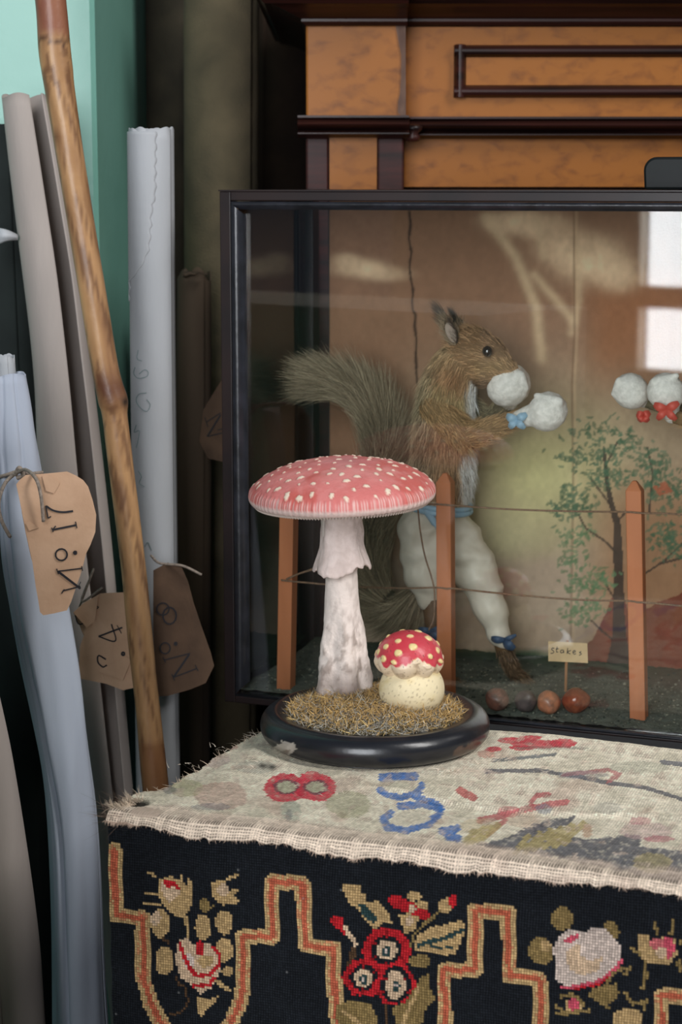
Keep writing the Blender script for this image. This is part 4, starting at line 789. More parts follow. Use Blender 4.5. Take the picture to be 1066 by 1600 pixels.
# middle motif
pg([(876, 226), (940, 232), (945, 258), (965, 270), (960, 290), (1010, 290), (1040, 325), (1052, 365), (1020, 360), (990, 392), (950, 350), (930, 310), (900, 290), (886, 260)], gold, 5); pg([(930, 290), (960, 300), (1000, 352), (985, 372), (950, 335)], grn, 5)
el(858, 360, 22, 20, red, 5); ln([(860, 375), (890, 400)], 20, red, 5); ln([(885, 380), (925, 440)], 18, crm, 5); ln([(915, 460), (900, 520)], 22, brn, 5)
pg([(95, 85), (125, 75), (165, 100), (215, 110), (242, 150), (225, 165), (185, 160), (150, 135), (105, 110)], red, 6); el(185, 85, 26, 16, gold, 6); el(212, 112, 22, 16, gold, 6); el(178, 128, 14, 14, crm, 6); pg([(135, 145), (165, 140), (205, 150), (190, 195), (155, 205)], gold, 6); el(170, 165, 14, 14, crm, 6)
el(292, 112, 26, 24, gold, 6); el(315, 98, 13, 20, red, 6); ln([(270, 130), (180, 215), (172, 250)], 9, olv, 6)
pg([(195, 215), (240, 185), (335, 160), (358, 180), (345, 225), (320, 275), (230, 272), (178, 255)], gold, 6); ln([(200, 245), (270, 225), (345, 195)], 14, grn, 6); ln([(240, 250), (310, 250)], 8, grn, 6)
for (cx, cy, R, ix, iy) in ((95, 262, 78, 34, 34), (18, 352, 64, 30, 32), (124, 376, 68, 34, 48)):
    el(cx, cy, R, R * .95, red, 6)
    for a in range(0, 360, 60): el(cx + R * .92 * math.cos(math.radians(a)), cy + R * .88 * math.sin(math.radians(a)), 12, 12, red, 6)
    el(cx, cy, ix + 15, iy + 13, blk, 6); el(cx, cy, ix, iy, crm, 6); el(cx, cy + 5, 13, 18, grn, 6); el(cx, cy + 5, 6, 8, wht, 6)
    for a in range(30, 390, 60): ln([(cx + R * .55 * math.cos(math.radians(a)), cy + R * .55 * math.sin(math.radians(a))), (cx + R * .95 * math.cos(math.radians(a)), cy + R * .9 * math.sin(math.radians(a)))], 7, red * .55, 6)
el(205, 298, 36, 22, olv, 6); pg([(185, 385), (210, 345), (238, 340), (236, 385), (256, 420), (225, 450), (215, 500), (170, 520), (130, 520), (112, 450), (150, 440)], olv, 6); ln([(200, 380), (150, 500)], 12, gold, 6)
pg([(-75, 440), (-20, 425), (45, 440), (60, 480), (70, 540), (-60, 540)], olv, 6); ln([(-50, 460), (0, 500), (30, 540)], 12, gold, 6); ln([(90, 440), (92, 520)], 7, brn, 6)
# right motif
el(672, 158, 38, 38, olv, 6); el(602, 262, 42, 46, olv, 6); el(620, 245, 18, 20, gold, 6); el(835, 200, 28, 34, olv, 6)
pg([(642, 255), (672, 205), (700, 192), (740, 200), (775, 185), (815, 190), (862, 240), (872, 300), (830, 345), (790, 372), (700, 390), (645, 355), (655, 310)], wht, 6); el(745, 290, 60, 50, crm * 1.02, 6); el(770, 260, 40, 30, wht * 1.05, 6)
ln([(690, 232), (722, 212)], 17, pnk, 6); ln([(670, 380), (700, 386), (780, 368), (830, 340), (870, 300)], 14, pnk, 6); ln([(720, 390), (800, 368), (862, 325)], 7, red, 6)
pg([(925, 205), (950, 205), (975, 235), (1010, 215), (1045, 225), (1056, 270), (1025, 310), (960, 305), (925, 280)], gold, 6); el(985, 238, 26, 18, pnk * .8 + crm * .2, 6); pg([(1015, 220), (1040, 222), (1046, 265), (1025, 295), (1008, 260)], pnk, 6); el(1000, 270, 20, 18, crm, 6)
for q in ([(978, 170), (985, 205)], [(1040, 165), (1030, 205)], [(1062, 235), (1080, 230)], [(945, 300), (950, 345), (938, 385)], [(900, 250), (925, 270)], [(875, 320), (840, 340), (800, 400)], [(880, 340), (895, 320)]): ln(q, 13, olv, 6)
pg([(770, 385), (850, 370), (860, 400), (840, 430), (800, 440), (755, 410)], olv, 6); el(712, 445, 30, 26, gold, 6); el(712, 440, 18, 20, pnk, 6)
for q in ([(672, 412), (708, 408), (745, 440)], [(650, 445), (690, 470)], [(655, 470), (760, 462)], [(880, 405), (905, 440), (940, 430)], [(790, 420), (830, 450)], [(950, 420), (940, 460)]): ln(q, 12, olv, 6)
pg([(840, 470), (880, 450), (930, 465), (940, 540), (840, 540)], gold, 6); pg([(1040, 300), (1062, 290), (1080, 320), (1060, 330)], olv, 6)
sc *= RNG.uniform(.72, 1.2, (len(sx), 1)); sc *= (.8 + .4 * fbm(sx / 40, sy / 40, 8))[:, None]
fade = sstep(1338, 1300, sy + 0 * sx) * .0; sc = np.clip(sc, .002, .9)
dust = vn(sx / 3, sy / 3, 21) > .985; sc[dust] = sc[dust] * .6 + .08
# each stitch a little raised cross, edges wavering
h = pit / 2; wob = lambda a, b: (.0003 * np.sin(a * 70 + b * 210))
off = np.array([(-h, h), (h, h), (h, -h), (-h, -h)]); V = np.zeros((len(X), 9, 3)); yw = -.0004 - .0025 * np.exp(-((Z - .47) / .03) ** 2) * vn(X * 30, Z * 20, 3) + .002 * (vn(X * 14, Z * 14, 9) - .5) * 0
def at_(dx, dz, dy): return O0 + (X + dx + wob(X, Z))[:, None] * AX + (yw + dy)[:, None] * AY + (Z + dz + wob(Z, X))[:, None] * AZ
for i, (dx, dz) in enumerate(off): V[:, i] = at_(dx, dz, 0)
for i, (dx, dz) in enumerate(off * .62): V[:, 4 + i] = at_(dx, dz, -.00055)
V[:, 8] = at_(0, 0, -.00095)
bs = np.arange(len(X))[:, None] * 9
Fq = np.concatenate([bs + np.array(q) for q in ((0, 3, 7, 4), (3, 2, 6, 7), (2, 1, 5, 6), (1, 0, 4, 5), (4, 7, 6, 5))])
build('needlepoint_panel', V[:, :8].reshape(-1, 3), np.concatenate([np.arange(len(X))[:, None] * 8 + np.array(q) for q in ((0, 3, 7, 4), (3, 2, 6, 7), (2, 1, 5, 6), (1, 0, 4, 5), (4, 7, 6, 5))]), mat_attr('wool_cross_stitch', .9, .15, .3, 1500, grain=.2, gscale=1500), ch, col=(sc[:, None, :] * np.array([.5] * 4 + [1.08] * 4)[None, :, None]).reshape(-1, 3))
MB().add(boxL(0, BX1, -.0005, .0035, 0, zlo - .0005)).build('front_cloth', M['blackcloth'], ch)

# worn top
def topz(x, y):
    x = np.asarray(x, float); y = np.asarray(y, float)
    z = .500 + .0095 * (1 - sstep(.0, .13, y)) * (1 - .25 * sstep(.3, .4, x)) + .006 * (fbm(x * 14, y * 14, 3) - .5) * (1 - np.exp(-((x - .0944) ** 2 + (y - .246) ** 2) / .0072 ** 1) * 0)
    z = z - .022 * sstep(.285, .352, y) * sstep(.13, .165, x) - .006 * (1 - sstep(0, .03, x)) * sstep(.02, .1, y)
    r = np.hypot(x - .0944, y - .246); k = 1 - sstep(.081, .093, r); z = z * (1 - k) + .4982 * k
    z = z + .0022 * np.exp(-((y - .128 - .012 * np.sin(x * 22)) / .004) ** 2) * sstep(.12, .16, x) * (1 - sstep(.30, .36, x))
    return z
px_ = np.concatenate([np.arange(-.002, .40, .0006), np.arange(.40, BX1, .0009)]); yr = np.arange(.004, BD, .0006); ARC = []
rows = []
rag = .0055 * (vn(px_ * 45, 0 * px_, 5) - .45) + .003 * (vn(px_ * 260, 0 * px_, 6) - .5)
lipz = .5015 + rag
zf = topz(px_, 0 * px_ + .004)
for t in np.linspace(0, 1, 26):        # rolled front lip, from its ragged hem up to the top
    ARC.append(.004 - .0095 * (1 - t)); zz = lipz * (1 - t) + (zf - .0002) * t; yy_ = -.0052 * np.sqrt(np.clip(1 - (t * .98) ** 2, 0, 1)) + .003 * t - .0008; rows.append(np.stack([px_, yy_ + 0 * px_, zz], 1))
for y in yr: ARC.append(y)
for y in yr: rows.append(np.stack([px_, np.full(len(px_), y), topz(px_, np.full(len(px_), y))], 1))
T = np.stack(rows); nr_, nc_ = T.shape[:2]; T = T.reshape(-1, 3); T[:, 0] += np.exp(-np.maximum(T[:, 0], 0) / .008) * (.006 * (vn(T[:, 1] * 60, T[:, 2] * 0, 5) - .3) + .002 * (vn(T[:, 1] * 300, T[:, 2] * 0, 6) - .5))
pw = O0 + T[:, :1] * AX + T[:, 1:2] * AY + T[:, 2:] * AZ; CE = .00185; arc = np.repeat(ARC, nc_); xs_ = (np.floor(T[:, 0] / CE) + .5) * CE; ys_ = (np.floor(arc / CE) + .5) * CE; zs_ = np.where(arc > .004, topz(xs_, ys_), T[:, 2]); ys_ = np.where(arc > .004, ys_, T[:, 1])
q = proj(O0 + xs_[:, None] * AX + ys_[:, None] * AY + zs_[:, None] * AZ); tx, ty = q[:, 0], q[:, 1]
wx = T[:, 0] / CE; wy = arc / CE
weave = np.maximum(np.abs(np.sin(math.pi * wx)), np.abs(np.sin(math.pi * wy)))
nA = fbm(tx / 40, ty / 22, 3); nB = fbm(tx / 14, ty / 9, 6); nC = fbm(tx / 5, ty / 4, 9)
tc = np.repeat(rgb(232, 220, 198)[None], len(tx), 0)
def mt(k, *c):
    global tc
    k = np.clip(k, 0, 1)[:, None]; tc = tc * (1 - k) + rgb(*c)[None] * k
mt(sstep(.5, .7, nA) * .3, 170, 164, 140); mt(sstep(.55, .75, fbm(tx / 50, ty / 25, 14)) * .45, 188, 156, 140)
fz = lambda pl, wd: np.exp(-(dline(tx, ty + 0, pl) / wd) ** 2)
def patch(pl, *c, k=.85, n=.5): mt(inpoly(tx + 5 * (nB - .5) * 2, ty + 4 * (nC - .5) * 2, pl) * k * (1 - n * sstep(.55, .7, nC)), *c)
def oval(x, y, rx, ry, *c, k=.8): mt((((tx - x) / rx) ** 2 + ((ty - y) / ry) ** 2 < 1 + .7 * (nB - .5)) * k * (.65 + .5 * nC), *c)
oval(345, 1245, 42, 22, 190, 152, 138, k=.6); oval(290, 1232, 26, 14, 168, 164, 124, k=.6); oval(265, 1236, 12, 6, 86, 92, 106, k=.5); oval(330, 1262, 30, 6, 104, 110, 120, k=.5); oval(320, 1190, 40, 10, 178, 150, 150, k=.5); oval(350, 1168, 22, 6, 168, 96, 100, k=.6); oval(400, 1200, 30, 10, 168, 170, 158, k=.5)
for x in (447, 492): oval(x, 1233 - (x - 447) * .05, 34, 23, 206, 62, 78, k=.98)
for x in (447, 492): oval(x, 1231, 20, 12, 92, 84, 88, k=.8); oval(x, 1231, 15, 9, 186, 184, 156, k=.95)
oval(455, 1268, 16, 16, 164, 170, 152, k=.7); oval(451, 1275, 5, 9, 112, 108, 112, k=.6); oval(545, 1258, 34, 22, 158, 156, 122, k=.6)
blue = (58, 96, 150)
for pl, wd in (([(596, 1216), (648, 1214)], 6), ([(594, 1236), (606, 1244), (628, 1248), (652, 1240), (660, 1228), (650, 1246), (680, 1256), (689, 1266)], 5), ([(612, 1272), (599, 1280), (604, 1294), (636, 1299), (668, 1290), (686, 1274), (688, 1264), (660, 1258), (626, 1261)], 5.5), ([(692, 1300), (714, 1296), (700, 1308), (716, 1312)], 6)):
    mt((dline(tx, ty, pl) < wd * (.7 + .7 * nB)) * .9 * (.6 + .6 * nC), 66, 112, 176)
oval(642, 1279, 30, 12, 214, 204, 184, k=.8); oval(620, 1226, 26, 6, 200, 194, 172, k=.6)
ln_ = lambda pl, wd, *c: mt((dline(tx, ty, pl) < wd * (.6 + .8 * nB)) * .8, *c)
ln_([(718, 1236), (740, 1248)], 6, 190, 84, 84); ln_([(748, 1284), (800, 1272), (838, 1262), (884, 1254)], 5, 188, 92, 96); ln_([(830, 1256), (838, 1244), (858, 1242)], 4, 186, 92, 96); ln_([(762, 1306), (790, 1282)], 4, 188, 100, 100); oval(795, 1270, 16, 9, 196, 106, 108, k=.7); oval(748, 1292, 30, 12, 204, 186, 150, k=.5); oval(815, 1282, 24, 12, 214, 190, 166, k=.6); oval(850, 1265, 12, 8, 130, 136, 150, k=.6)
patch([(742, 1322), (790, 1312), (820, 1296), (850, 1284), (900, 1276), (890, 1290), (860, 1300), (905, 1312), (930, 1312), (1000, 1304), (1000, 1325), (1066, 1330), (1140, 1340), (1140, 1400), (960, 1360), (860, 1340)], 84, 86, 98, k=.85, n=.35)
for k in range(6): ln_([(806 + k * 15, 1334 - k * 3), (826 + k * 17, 1308 - k * 4)], 5, 178, 160, 108)
for k in range(4): ln_([(728 + k * 9, 1318 - k * 2), (742 + k * 12, 1300 - k * 3)], 5, 182, 164, 116)
oval(1010, 1300, 40, 14, 202, 170, 166, k=.6); oval(1030, 1312, 24, 5, 186, 110, 120, k=.7); oval(1000, 1284, 16, 6, 196, 126, 132, k=.6); oval(1020, 1350, 30, 16, 170, 156, 112, k=.7); oval(950, 1264, 22, 9, 196, 190, 176, k=.6); oval(918, 1300, 8, 10, 180, 128, 92, k=.6)
ln_([(760, 1206), (840, 1205), (900, 1214), (960, 1226), (1010, 1232), (1066, 1250)], 3.2, 84, 86, 98); ln_([(1035, 1192), (1066, 1196)], 4, 92, 96, 108); ln_([(880, 1212), (950, 1204), (968, 1212), (950, 1222)], 3.2, 186, 120, 118); oval(910, 1212, 40, 7, 134, 134, 140, k=.5)
for x, y, rx, ry in ((800, 1158, 22, 5), (840, 1164, 40, 7), (880, 1163, 22, 7), (830, 1154, 18, 4), (772, 1172, 14, 4), (815, 1170, 20, 4)): oval(x, y, rx, ry, 200, 72, 82, k=.95)
oval(860, 1170, 60, 3, 110, 120, 110, k=.5); oval(760, 1180, 14, 6, 190, 100, 84, k=.5); oval(1000, 1200, 50, 9, 168, 170, 150, k=.5); ln_([(770, 1190), (830, 1184), (868, 1180)], 2.5, 108, 116, 120)
# bare canvas along the front and where the wool is gone
bare = np.clip(sstep(.030, .012, T[:, 1] + .03 * (nA - .5)) + sstep(.64, .74, nB) * .7, 0, 1)
mt(bare * .75, 214, 192, 174)
gap = (weave < .78)
tc = tc * np.where(gap, 1 - .42 - .30 * bare, 1)[:, None] * (.80 + .24 * weave)[:, None] * (.76 + .48 * vn(np.floor(wx) * 1.7, np.floor(wy) * 1.3, 2))[:, None]; tc *= (.84 + .32 * nC)[:, None]
hole = np.exp(-((tx - 216) / 26) ** 2 - ((ty - 1254) / 9) ** 2); mt(sstep(.5, .75, hole) * .95, 24, 22, 22); oval(228, 1271, 26, 8, 186, 166, 150, k=.9)
for x, y in ((305, 1187), (410, 1198), (425, 1200)): mt(np.exp(-((tx - x) / 8) ** 2 - ((ty - y) / 4) ** 2) * .9, 30, 28, 30)
hz = .0007 * weave + .0006 * (nC - .5) - .003 * sstep(.4, .8, hole); pw = pw + AZ * hz[:, None]
build('needlepoint_top', pw, grid_faces(nr_, nc_), mat_attr('faded_needlepoint', .95, .12, .3, 1200), ch, smooth=True, col=np.clip(tc, .003, .9), solid=.0008, solid_off=-1)
# frayed threads along the hem, the torn corner and tears
R = []; D = []; Ln = []; Cc = []
for k in range(620):
    x = RNG.uniform(0, .42) if k < 480 else RNG.uniform(0, .02); i = np.searchsorted(px_, x); y = -.0058; z = lipz[min(i, len(lipz) - 1)] + .001
    R.append(W(x, y, z)); D.append(AX * RNG.normal() * .5 - AY * RNG.uniform(.1, .7) - AZ * RNG.uniform(.1, 1)); Ln.append(RNG.uniform(.001, .0035)); Cc.append(rgb(190, 166, 148))
for k in range(260):
    x, y = (RNG.uniform(.0, .012), RNG.uniform(.0, .03)) if k < 150 else (RNG.uniform(-.001, .002), RNG.uniform(0, .33)); R.append(W(x, y, float(topz(x, y)) + .0003)); D.append(-AX * RNG.uniform(.2, 1) + AY * RNG.normal() * .4 + AZ * RNG.uniform(-.1, .9)); Ln.append(RNG.uniform(.004, .009)); Cc.append(rgb(198, 178, 156))
for cx, cy, m in ((300, 1187, 8), (345, 1160, 10), (410, 1192, 10), (520, 1205, 14), (560, 1212, 12), (700, 1205, 40), (760, 1190, 40), (850, 1212, 30), (400, 1140, 14), (525, 1245, 16)):
    for k in range(m):
        p = onZ(cx + RNG.normal() * 16, cy + RNG.normal() * 4, .5); l = loc(p)
        if math.hypot(l[0] - .0944, l[1] - .246) < .09: continue
        R.append(W(l[0], l[1], float(topz(l[0], l[1])) + .0004)); D.append(np.array([RNG.normal(), RNG.normal() * .5, RNG.uniform(.1, .9)])); Ln.append(RNG.uniform(.003, .008)); Cc.append(rgb(214, 200, 182))
R, D, Ln, Cc = map(np.array, (R, D, Ln, Cc)); D = D / np.linalg.norm(D, axis=1)[:, None]; D1 = D + RNG.normal(size=D.shape) * .5; D1[:, 2] -= .4
V, Fq, Cq = strands(R, D, D1, Ln, .0007, Cc * RNG.uniform(.7, 1.1, (len(R), 1)), 4)
tag(build('frayed_thread', V, Fq, mat_attr('linen_thread', .9, .2), ch, col=Cq), kind='stuff')
n = 110; R = np.array([W(RNG.uniform(0, .012), RNG.uniform(-.003, .02), .503 + RNG.uniform(-.003, .006)) for k in range(n)]); D = np.array([-AX * RNG.uniform(.4, 1) - AY * RNG.uniform(-.3, .6) + AZ * RNG.uniform(-.5, .8) for k in range(n)]); D /= np.linalg.norm(D, axis=1)[:, None]
D1 = D + RNG.normal(size=D.shape) * .5; V, Fq, Cq = strands(R, D, D1, RNG.uniform(.006, .028, n), .00028, np.repeat([rgb(108, 88, 74)], n, 0) * RNG.uniform(.5, 1.5, (n, 1)), 5)
tag(build('horsehair', V, Fq, mat_attr('horsehair', .6, .3), ch, col=Cq), kind='stuff')

# ------------------------------------------------------------------ toadstool ornament
TB = W(.0944, .2463, .4995)
orn = empty('toadstool_ornament', TB, 'painted plaster fly agaric toadstools, large and small, on a round black base', 'ornament')
pr = [(.001, 0), (.076, 0), (.079, .0008)] + [(.0762 + .0092 * math.cos(a), .0112 + .0105 * math.sin(a)) for a in np.radians(np.linspace(-80, 78, 34))] + [(.0768, .0223), (.0745, .0226), (.072, .0222), (.0695, .0214), (.066, .0208), (.03, .0206), (.001, .0206)]
v, f = lathe(TB, pr, 300); q = proj(v); nb = fbm(q[:, 0] / 6, q[:, 1] / 6, 3)
c = np.repeat(rgb(26, 27, 32)[None], len(v), 0); c *= (.8 + .5 * fbm(q[:, 0] / 20, q[:, 1] / 14, 7))[:, None]
front = (np.asarray(v) - TB)[:, 1] < 0
chip = inpoly(q[:, 0] + 6 * (nb - .5), q[:, 1] + 6 * (nb - .5), [(424, 1196), (430, 1176), (428, 1168), (442, 1158), (460, 1162), (462, 1170), (454, 1178), (452, 1188), (444, 1198), (430, 1202)]) & front
c[chip] = rgb(168, 160, 150) * (.7 + .6 * nb[chip])[:, None]
chip_d = inpoly(q[:, 0], q[:, 1], [(432, 1190), (436, 1176), (446, 1172), (454, 1172), (444, 1188), (436, 1196)]) & front; c[chip_d] = rgb(120, 108, 98)
sc2 = inpoly(q[:, 0] + 20 * (nb - .5), q[:, 1] + 8 * (nb - .5), [(705, 1175), (750, 1155), (768, 1160), (752, 1172), (712, 1184)]) & front; c[sc2] = c[sc2] * .4 + rgb(98, 74, 60) * .6
build('base', v, f, mat_attr('black_lacquer', .3, .5, .08, 200, coat=.25), orn, smooth=True, col=np.clip(c, 0, .9))
ZM = TB[2] + .0215
ps = loc(onZ(540, 1092, ZM)); ps2 = loc(onZ(643, 1112, ZM)); YT, YU = ps[1], ps2[1]
# moss
def moundz(x, y): r = np.hypot(x - .0944, y - .2463); return ZM - .002 + .009 * np.clip(1 - (r / .064) ** 2, 0, 1) ** .8 + .003 * fbm(x * 60, y * 60, 4) * (r < .064)
aa, rr = np.meshgrid(np.linspace(0, 2 * math.pi, 72), np.linspace(0.002, .0655, 26)); mx_, my_ = .0944 + rr * np.cos(aa) * (1 + .03 * np.sin(aa * 7)), .2463 + rr * np.sin(aa) * (1 + .03 * np.sin(aa * 7))
mv = O0 + mx_[..., None] * AX + my_[..., None] * AY + moundz(mx_, my_)[..., None] * AZ; mn = fbm(mx_ * 200, my_ * 200, 3).ravel()
moss = build('moss', mv.reshape(-1, 3), grid_faces(26, 72), mat_attr('dried_moss_bed', .95, .1, .6, 900), orn, smooth=True, col=rgb(96, 84, 58)[None] * (.5 + mn[:, None]))
n = 13000; a = RNG.uniform(0, 6.283, n); r = .066 * np.sqrt(RNG.random(n)); x, y = .0944 + r * np.cos(a), .2463 + r * np.sin(a)
R = O0 + x[:, None] * AX + y[:, None] * AY + (moundz(x, y) + RNG.uniform(-.001, .002, n))[:, None] * AZ
D = RNG.normal(size=(n, 3)); D[:, 2] = np.abs(D[:, 2]) * .7 + .1; D /= np.linalg.norm(D, axis=1)[:, None]; D1 = D + RNG.normal(size=D.shape) * .9; D1[:, 2] -= .3
qx = proj(R); gf = np.clip(sstep(1150, 1110, qx[:, 1] + 30 * (fbm(qx[:, 0] / 25, qx[:, 1] / 12, 5) - .5)) + sstep(670, 710, qx[:, 0]), 0, 1)
cm = np.where((RNG.random(n) < .15 + .6 * gf)[:, None], rgb(206, 170, 112)[None], np.where(RNG.random((n, 1)) < .55, rgb(190, 184, 170)[None], rgb(132, 128, 122)[None])) * RNG.uniform(.5, 1.25, (n, 1))
V, Fq, Cq = strands(R, D, D1, RNG.uniform(.0025, .0075, n), .00065, cm, 4)
k_ = RNG.integers(0, n, 420); V2, F2, C2 = strands(R[k_], D[k_] * [1, 1, .5], D1[k_], RNG.uniform(.006, .012, 420), .0011, np.where((RNG.random(420) < .6)[:, None], rgb(204, 176, 118)[None], rgb(176, 168, 150)[None]) * RNG.uniform(.7, 1.2, (420, 1)), 4)
Fq = np.concatenate([Fq, F2 + len(V)]); V = np.concatenate([V, V2]); Cq = np.concatenate([Cq, C2])
tag(build('moss_fibres', V, Fq, mat_attr('dried_moss', .9, .2), moss, col=np.clip(Cq, 0, .9)), kind='stuff')
# big stem
SP = [(786, 502, 560), (800, 502, 563), (815, 501, 563), (835, 503, 562), (880, 508, 560), (900, 509, 559), (960, 505, 564), (1010, 500, 571), (1050, 496, 578), (1085, 493, 584), (1100, 490, 588)]
dep = (proj(onL(534, 900, YT)) is not None) and float((onL(534, 900, YT) - CAM)[1])
pth = resample(np.array([[*onL((a + b) / 2, y, YT), (b - a) / 2 / F * dep * 1.0] for y, a, b in SP]), 120)
v, f = tube(pth[:, :3], pth[:, 3], 90); v = np.asarray(v); cen = np.repeat(pth[:, :3], 90, 0); q = proj(v); A = np.tile(np.arange(90) / 90 * 6.283, 120)
A2 = (A + math.pi) % (2 * math.pi); n1 = fbm(A2 * 2.0, q[:, 1] / 38, 3); n2 = fbm(A2 * 4.2, q[:, 1] / 13, 6)
lowk = sstep(930, 1020, q[:, 1]); dr = (v - cen); dr /= np.linalg.norm(dr, axis=1)[:, None]
v = v + dr * ((n1 - .5) * .0022 * (.3 + lowk) + (n2 - .5) * .0019 * (.35 + 1.4 * lowk) + .0016 * lowk * np.sin(A * 5 + 1))[:, None]
c = np.repeat(rgb(238, 224, 215)[None], len(v), 0); dk = sstep(.5, .72, n2)[:, None] * (.25 + .45 * lowk[:, None]); c = c * (1 - dk) + rgb(150, 132, 122)[None] * dk
st_ = (sstep(1030, 1090, q[:, 1]) * sstep(.42, .65, n1))[:, None] * .75; c = c * (1 - st_) + rgb(120, 98, 88)[None] * st_
stem = build('big_stem', v, f, mat_attr('chalky_plaster', .85, .2, .35, 350), orn, smooth=True, col=c)
# ragged ring
rv = []; AN = np.linspace(0, 2 * math.pi, 121)[:-1]
for t in np.linspace(0, 1, 22):
    for a in AN:
        yb = 888 + 5 * math.sin(a * 3 + .5) + 7 * (vn(a * 4.2, 0, 3) - .5) + 5 * (vn(a * 11, 0, 5) - .5) + 4 * math.cos(a - math.pi) ; y = 796 + (yb - 796) * t
        k = np.interp(t, [0, .3, .6, .75, .92, 1], [.0143, .0147, .0156, .0172, .0202, .0212]) * (1 + .05 * math.sin(3 * a + 1) + .05 * math.sin(5 * a)) + .0012 * (vn(a * 3, t * 5, 8) - .5)
        p = onL(533.5, y, YT); rv.append(p + np.array([math.cos(a) * k, math.sin(a) * k, 0]))
f = [(i * 120 + j, i * 120 + (j + 1) % 120, (i + 1) * 120 + (j + 1) % 120, (i + 1) * 120 + j) for i in range(21) for j in range(120)]
build('ring', rv, f, mat('pinkish_plaster', rgb(236, 218, 211), .85, rgb(216, 196, 188), 120, bump=.3, bscale=400), stem, smooth=True, solid=.0012)
# big cap
RC = 148 / F * dep; HC = .0252; cc_ = onL(534, 769, YT); NA = 420
tt = np.linspace(.004, 1, 110); prof = [(RC * t, HC * (1 - t ** 2.2) ** .62) for t in tt[:-1]] + [(RC * 1.001, -.0006), (RC * .998, -.003), (RC * .985, -.0052), (RC * .965, -.0062)]
m = len(prof); pr_ = np.array(prof); A, I = np.meshgrid(np.arange(NA) / NA * 2 * math.pi, np.arange(m)); Rr, Zz = pr_[I, 0], pr_[I, 1]; x, y = Rr * np.cos(A), Rr * np.sin(A); tn = Rr / RC
col_ = np.zeros((m, NA, 3)); n1 = fbm(x * 45 + 3, y * 45, 2); n2 = fbm(x * 220, y * 220, 5)
k = sstep(.4, .65, n1)[..., None]; col_ = rgb(210, 118, 114) * (1 - k) + rgb(200, 98, 90) * k; k = (sstep(.5, .75, n2) * .3)[..., None]; col_ = col_ * (1 - k) + rgb(222, 150, 146) * k
k = ((1 - sstep(.55, .95, tn)) * sstep(.35, .6, fbm(x * 90, y * 90, 12)) * .4)[..., None]; col_ = col_ * (1 - k) + rgb(226, 158, 152) * k
k = np.exp(-((x - .004) / .018) ** 2 - ((y + .0) / .02) ** 2)[..., None] * .5; col_ = col_ * (1 - k) + rgb(186, 118, 122) * k
h = .0022 * (fbm(x * 60, y * 60, 9) - .5)
pts = []
for tr in range(4000):
    a = RNG.uniform(0, 6.283); r_ = RC * .95 * math.sqrt(RNG.random()); p_ = (r_ * math.cos(a), r_ * math.sin(a))
    if all((p_[0] - b_[0]) ** 2 + (p_[1] - b_[1]) ** 2 > .0088 ** 2 for b_ in pts): pts.append(p_)
    if len(pts) > 140: break
for i, (wx_, wy_) in enumerate(pts):
    r_ = RNG.uniform(.0009, .0025); th_ = np.arctan2(y - wy_, x - wx_); d = np.hypot(x - wx_, y - wy_) / (r_ * (1 + .2 * np.sin(2 * th_ + i) + .14 * np.sin(5 * th_ + 2 * i))); s_ = sstep(1.15, .75, d); h = h + .0008 * sstep(1.15, .55, d)
    col_ = col_ * (1 - s_[..., None]) + rgb(232, 212, 190) * s_[..., None]; e_ = (np.exp(-((d - 1.2) / .2) ** 2) * .3)[..., None]; col_ = col_ * (1 - e_) + rgb(150, 62, 58) * e_
an = vn(A * 60 / 6.283 * 2.2, tn * 2, 3) * .6 + .4 * vn(A * 60, tn, 5)
k = (sstep(.952, .992, tn + .05 * (an - .5)) * sstep(.0, .6, np.sin(A * 190 + 9 * vn(A * 20, tn, 6)) + .5 * (an - .5)))[..., None] * .55; col_ = col_ * (1 - k) + rgb(236, 212, 204) * k
und = (I >= m - 3)[..., None] * .8; col_ = col_ * (1 - und) + rgb(222, 204, 196) * und
Zz = Zz + h * (I < m - 4); Rr2 = Rr * (1 + .006 * np.sin(A * 3 + .6) + .004 * np.sin(A * 7)) + (I >= m - 9) * .0003 * np.sin(A * 90)
ax_t = Vector((-.035, -.02, 1)); rot = np.array(Vector((0, 0, 1)).rotation_difference(ax_t).to_matrix())
v = np.stack([Rr2 * np.cos(A), Rr2 * np.sin(A), Zz], 2).reshape(-1, 3) @ rot.T + cc_
i_ = np.arange(m - 1)[:, None] * NA; j_ = np.arange(NA)[None]; fq = np.stack([i_ + j_, i_ + (j_ + 1) % NA, i_ + NA + (j_ + 1) % NA, i_ + NA + j_], -1).reshape(-1, 4)
cap = build('big_cap', v, fq, mat_attr('rosy_painted_plaster', .55, .35, .25, 500), stem, smooth=True, col=np.clip(col_.reshape(-1, 3), 0, .9)); cap['label'] = 'wide rosy red cap with white warts'
gp_ = [(RC * .966, -.0062), (RC * .93, -.0066), (RC * .6, -.0055), (RC * .24, -.003)]; gv = []; NG = 360
for r_, z_ in gp_: gv += [(r_ * math.cos(a), r_ * math.sin(a), z_ - .0022 * (j % 2) * (r_ < RC * .95)) for j, a in enumerate(np.arange(NG) / NG * 2 * math.pi)]
f = [(i * NG + j, i * NG + (j + 1) % NG, (i + 1) * NG + (j + 1) % NG, (i + 1) * NG + j) for i in range(3) for j in range(NG)]
build('gills', np.array(gv) @ rot.T + cc_, f, mat('off_white_gills', rgb(206, 190, 180), .9), cap)
